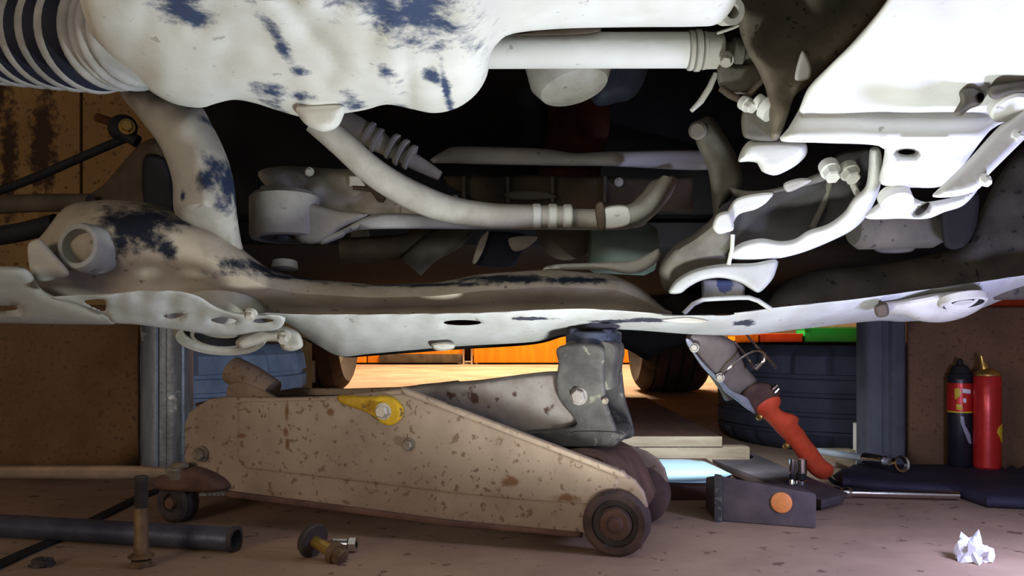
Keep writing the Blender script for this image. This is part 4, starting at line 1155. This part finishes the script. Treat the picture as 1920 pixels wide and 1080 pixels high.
for i, (x0, r0, h0, lab) in enumerate(((1484, .0042, .055, 'thin upright chrome socket between beam and orange handle'), (1500, .0085, .055, 'fat upright chrome socket beside the orange lamp handle'))):
    c_ = G(1485 + i * 17, 930)
    s_ = thing('socket', lab, 'socket', c_, 'sockets beside the lamp')
    zb = .0
    lathe('socket_body', c_, (0, 0, 1), [(0, 0), (0, r0), (h0 * .42, r0), (h0 * .45, r0 * .82), (h0 * .6, r0 * .82), (h0 * .63, r0), (h0, r0), (h0, r0 * .6), (h0 * .8, r0 * .55), (h0 * .8, 0)], 'chrome', s_, n=22)
    lathe('band', c_ + Vector((0, 0, h0 * .45)), (0, 0, 1), [(0, r0 * .8), (0, r0 * .9), (h0 * .15, r0 * .9), (h0 * .15, r0 * .8)], 'rubber', s_, n=22, closed=True)
o = box('wood_strip', P(1605, 845, 1.60).x, P(1621, 845, 1.60).x, 1.60, 1.615, .0, .078, 'whitebox', bevel=.001)
o.location.z = 0
tag(o, 'short pale upright strip against the dark lying wheel', 'strip')
o = box('wood_batten', P(1515, 845, 1.615).x, P(1604, 845, 1.6).x, 1.60, 1.63, .0, .030, 'wood', bevel=.001)
tag(o, 'short wooden batten on the floor in front of the dark wheel', 'batten')

# spray cans
def can(cx, by, r, h, name, label, mat, bandmats, bandfun):
    base = G(cx, by)
    t_ = thing('spray_can', label, 'spray can', base)
    return t_, base
k1 = P(1800, 880, 1.50)
k2 = P(1851, 885, 1.47)
def build_can(base, r, h, label, mats, bands, cap):
    base = Vector((base.x, base.y, .018))
    t_ = thing('spray_can', label, 'spray can', base)
    prof = [(0, 0), (0, r * .9), (.003, r)] + [(h * q, r) for q in bands[0]] + [(h * .985, r), (h, r * .93), (h + .003, r * .95), (h + .005, r * .88), (h + r * .55, r * .42), (h + r * .6, 0)]
    bi = [0, 0] + bands[1]
    bi = bi + [bi[-1]] + [len(mats) - 1] * (len(prof) - 1 - len(bi) - 1)
    body = lathe('can_body', base, (0, 0, 1), prof, mats, t_, n=36, bands=bi)
    return t_, base, body
def can_patch(base, r, th0, outl, mat, parent, name, label=None):
    """flat print on the can: outline in (angle * r, height)"""
    def f(x, y, o):
        th = th0 + x / r
        rr = r + .0004 - o
        return Vector((base.x + rr * math.sin(th), base.y - rr * math.cos(th), base.z + y))
    return relief(name, outl, f, .0004, 0, .0006, mat, parent, label, step=.004, smooth=False)
h1 = .150
t1_, b1_, bd1 = build_can(k1, .0205, h1, 'black and red spray can with a black cap, left of the pair', ['canblack', 'red', 'canyellow', 'rubber'],
    ([.60, .615, .93, .95], [0, 2, 1, 0]), True)
can_patch(b1_, .0205, -.35, [(-.010, .112), (-.002, .118), (.0, .124), (-.004, .132), (-.011, .130)], 'canyellow', bd1, 'yellow_print')
can_patch(b1_, .0205, 0, [(-.006, .124), (.008, .122), (.008, .129), (-.006, .131)], 'canwhite', bd1, 'white_print')
can_patch(b1_, .0205, 0, [(-.005, .108), (.0, .107), (.0, .114), (-.005, .115)], 'canwhite', bd1, 'white_print')
can_patch(b1_, .0205, -.3, [(-.009, .096), (.0, .095), (.0, .104), (-.009, .105)], 'canyellow', bd1, 'yellow_print')
can_patch(b1_, .0205, 0, [(-.009, .085), (-.004, .084), (-.002, .070), (.008, .052), (.010, .038), (.004, .040), (-.004, .060), (-.009, .075)], 'cangrey', bd1, 'grey_print')
lathe('cap', b1_ + Vector((0, 0, h1)), (0, 0, 1), [(0, 0), (.0, .0165), (.010, .0155), (.018, .012), (.020, .006), (.026, .005), (.030, .003), (.030, 0)], 'rubber', t1_, n=26)
h2 = .153
t2_, b2_, bd2 = build_can(k2, .0215, h2, 'red spray can with a brass-coloured nozzle, right of the pair', ['red', 'brass'], ([.3, .6], [0, 0, 0]), True)
can_patch(b2_, .0215, .75, [(-.012, .062), (.0, .044), (.012, .040), (.014, .072), (.004, .076), (-.008, .070)], 'canyellow', bd2, 'yellow_print')
lathe('nozzle', b2_ + Vector((-.004, 0, h2 + .008)), (-.25, 0, 1), [(0, 0), (0, .0075), (.010, .006), (.016, .0035), (.026, .003), (.026, 0)], 'brass', t2_, n=18)

# ================================================================== inspection lamp (lit, shining away from the camera)
tp, bp = P(1304, 640, 1.20), P(1546, 893, 1.40)
lamp = thing('inspection_lamp', 'inspection lamp with an orange handle leaning against the subframe', 'lamp', (bp.x, bp.y, 0))
def ldep(x, y):
    a2 = Vector((1304, 640)); b2v = Vector((1546, 893))
    t_ = ((x - a2.x) * (b2v.x - a2.x) + (y - a2.y) * (b2v.y - a2.y)) / ((b2v - a2).length_squared)
    return 1.20 + .20 * t_
lm = lambda off=0.0: (lambda x, y, o: P(x, y, ldep(x, y) + off + o))
relief('shade', [(1288, 628), (1330, 622), (1376, 640), (1384, 658), (1400, 690), (1418, 712), (1416, 728), (1392, 738), (1362, 752), (1348, 730), (1320, 690), (1298, 655)], lm(.01), .022, .004, 22, 'lampshade', lamp, 'dull rounded metal shade', step=7)
relief('edge_strap', [(1286, 634), (1298, 640), (1304, 662), (1330, 692), (1352, 712), (1372, 732), (1400, 745), (1408, 758), (1416, 775), (1402, 768), (1382, 752), (1360, 735), (1346, 716), (1318, 690), (1300, 664), (1288, 646)], lm(-.016), .004, .008, 4, 'lampsteel', lamp, 'bare steel strap along the shade', step=5)
for x0, y0 in ((1302, 652), (1350, 708)):
    hexbolt('screw', P(x0, y0, ldep(x0, y0) - .022), (-.3, -1, 0), px(7, 1.2), .005, 'steel', lamp)
cg = lambda pts, r=2.2, nm='cage_wire': tube(nm, [(x, y, ldep(x, y) + dz) for x, y, dz in pts], r, 'chrome', lamp, n=8)
cg([(1376, 640, .0), (1395, 662, -.01), (1414, 690, -.012)])
cg([(1400, 628, .0), (1424, 655, -.01), (1456, 690, -.01)])
cg([(1352, 705, -.02), (1372, 685, -.03), (1396, 666, -.03), (1420, 656, -.03), (1432, 662, -.03), (1430, 676, -.03), (1414, 691, -.02)], 3.0)
cg([(1424, 655, -.02), (1434, 664, -.03), (1432, 676, -.03), (1416, 692, -.03)], 4.2, 'hook')
relief('collar', [(1392, 738), (1412, 718), (1444, 720), (1462, 734), (1455, 748), (1432, 762), (1416, 778), (1404, 762)], lm(.0), .018, .018, 14, 'jackrust', lamp, 'dark neck between shade and handle', step=6)
cg([(1448, 730, -.02), (1456, 722, -.02), (1460, 728, -.02), (1452, 736, -.02)], 3.0)
hd = relief('handle', [(1412, 768), (1424, 748), (1446, 738), (1462, 744), (1464, 756), (1460, 764), (1470, 772), (1486, 776), (1498, 784), (1496, 794), (1506, 806), (1516, 822), (1532, 842), (1546, 862), (1562, 874), (1562, 888), (1552, 898), (1536, 898), (1518, 886), (1500, 862), (1478, 832), (1460, 814), (1440, 792)], lm(.0), .020, .020, 20, 'handle', lamp, 'grippy orange rubber handle', step=6)
for x0, y0 in ((1424, 782), (1474, 836)):
    lathe('rivet', P(x0, y0, ldep(x0, y0) - .010), (-.6, -1, -.3), [(-.004, 0), (-.004, .005), (.002, .005), (.004, .003), (.004, 0)], 'brass', hd, n=14)
q0 = P(1552, 892, 1.40)
tube('cable', [(1550, 892, 1.40), (1568, 906, 1.42), (1600, 918, 1.36), (1640, 905, 1.42), (1700, 899, 1.44), (1780, 893, 1.48)], 4, 'rubber', lamp, 'black cable', n=8)
bu = P(1346, 680, 1.30)
lathe('bulb', bu, P(1450, 790, 1.40) - bu, [(-.03, 0), (-.03, .008), (-.015, .014), (.01, .014), (.025, .008), (.04, .007), (.04, 0)], 'canwhite', lamp, 'small bulb behind the shade', n=18)
light('inspection_bulb', 'SPOT', bu + Vector((0.0, .03, .0)), (0.02, 2.3, -.12), 5.0, (0.80, 0.90, 1.0), 0.012, spot_size=math.radians(150), spot_blend=.4)
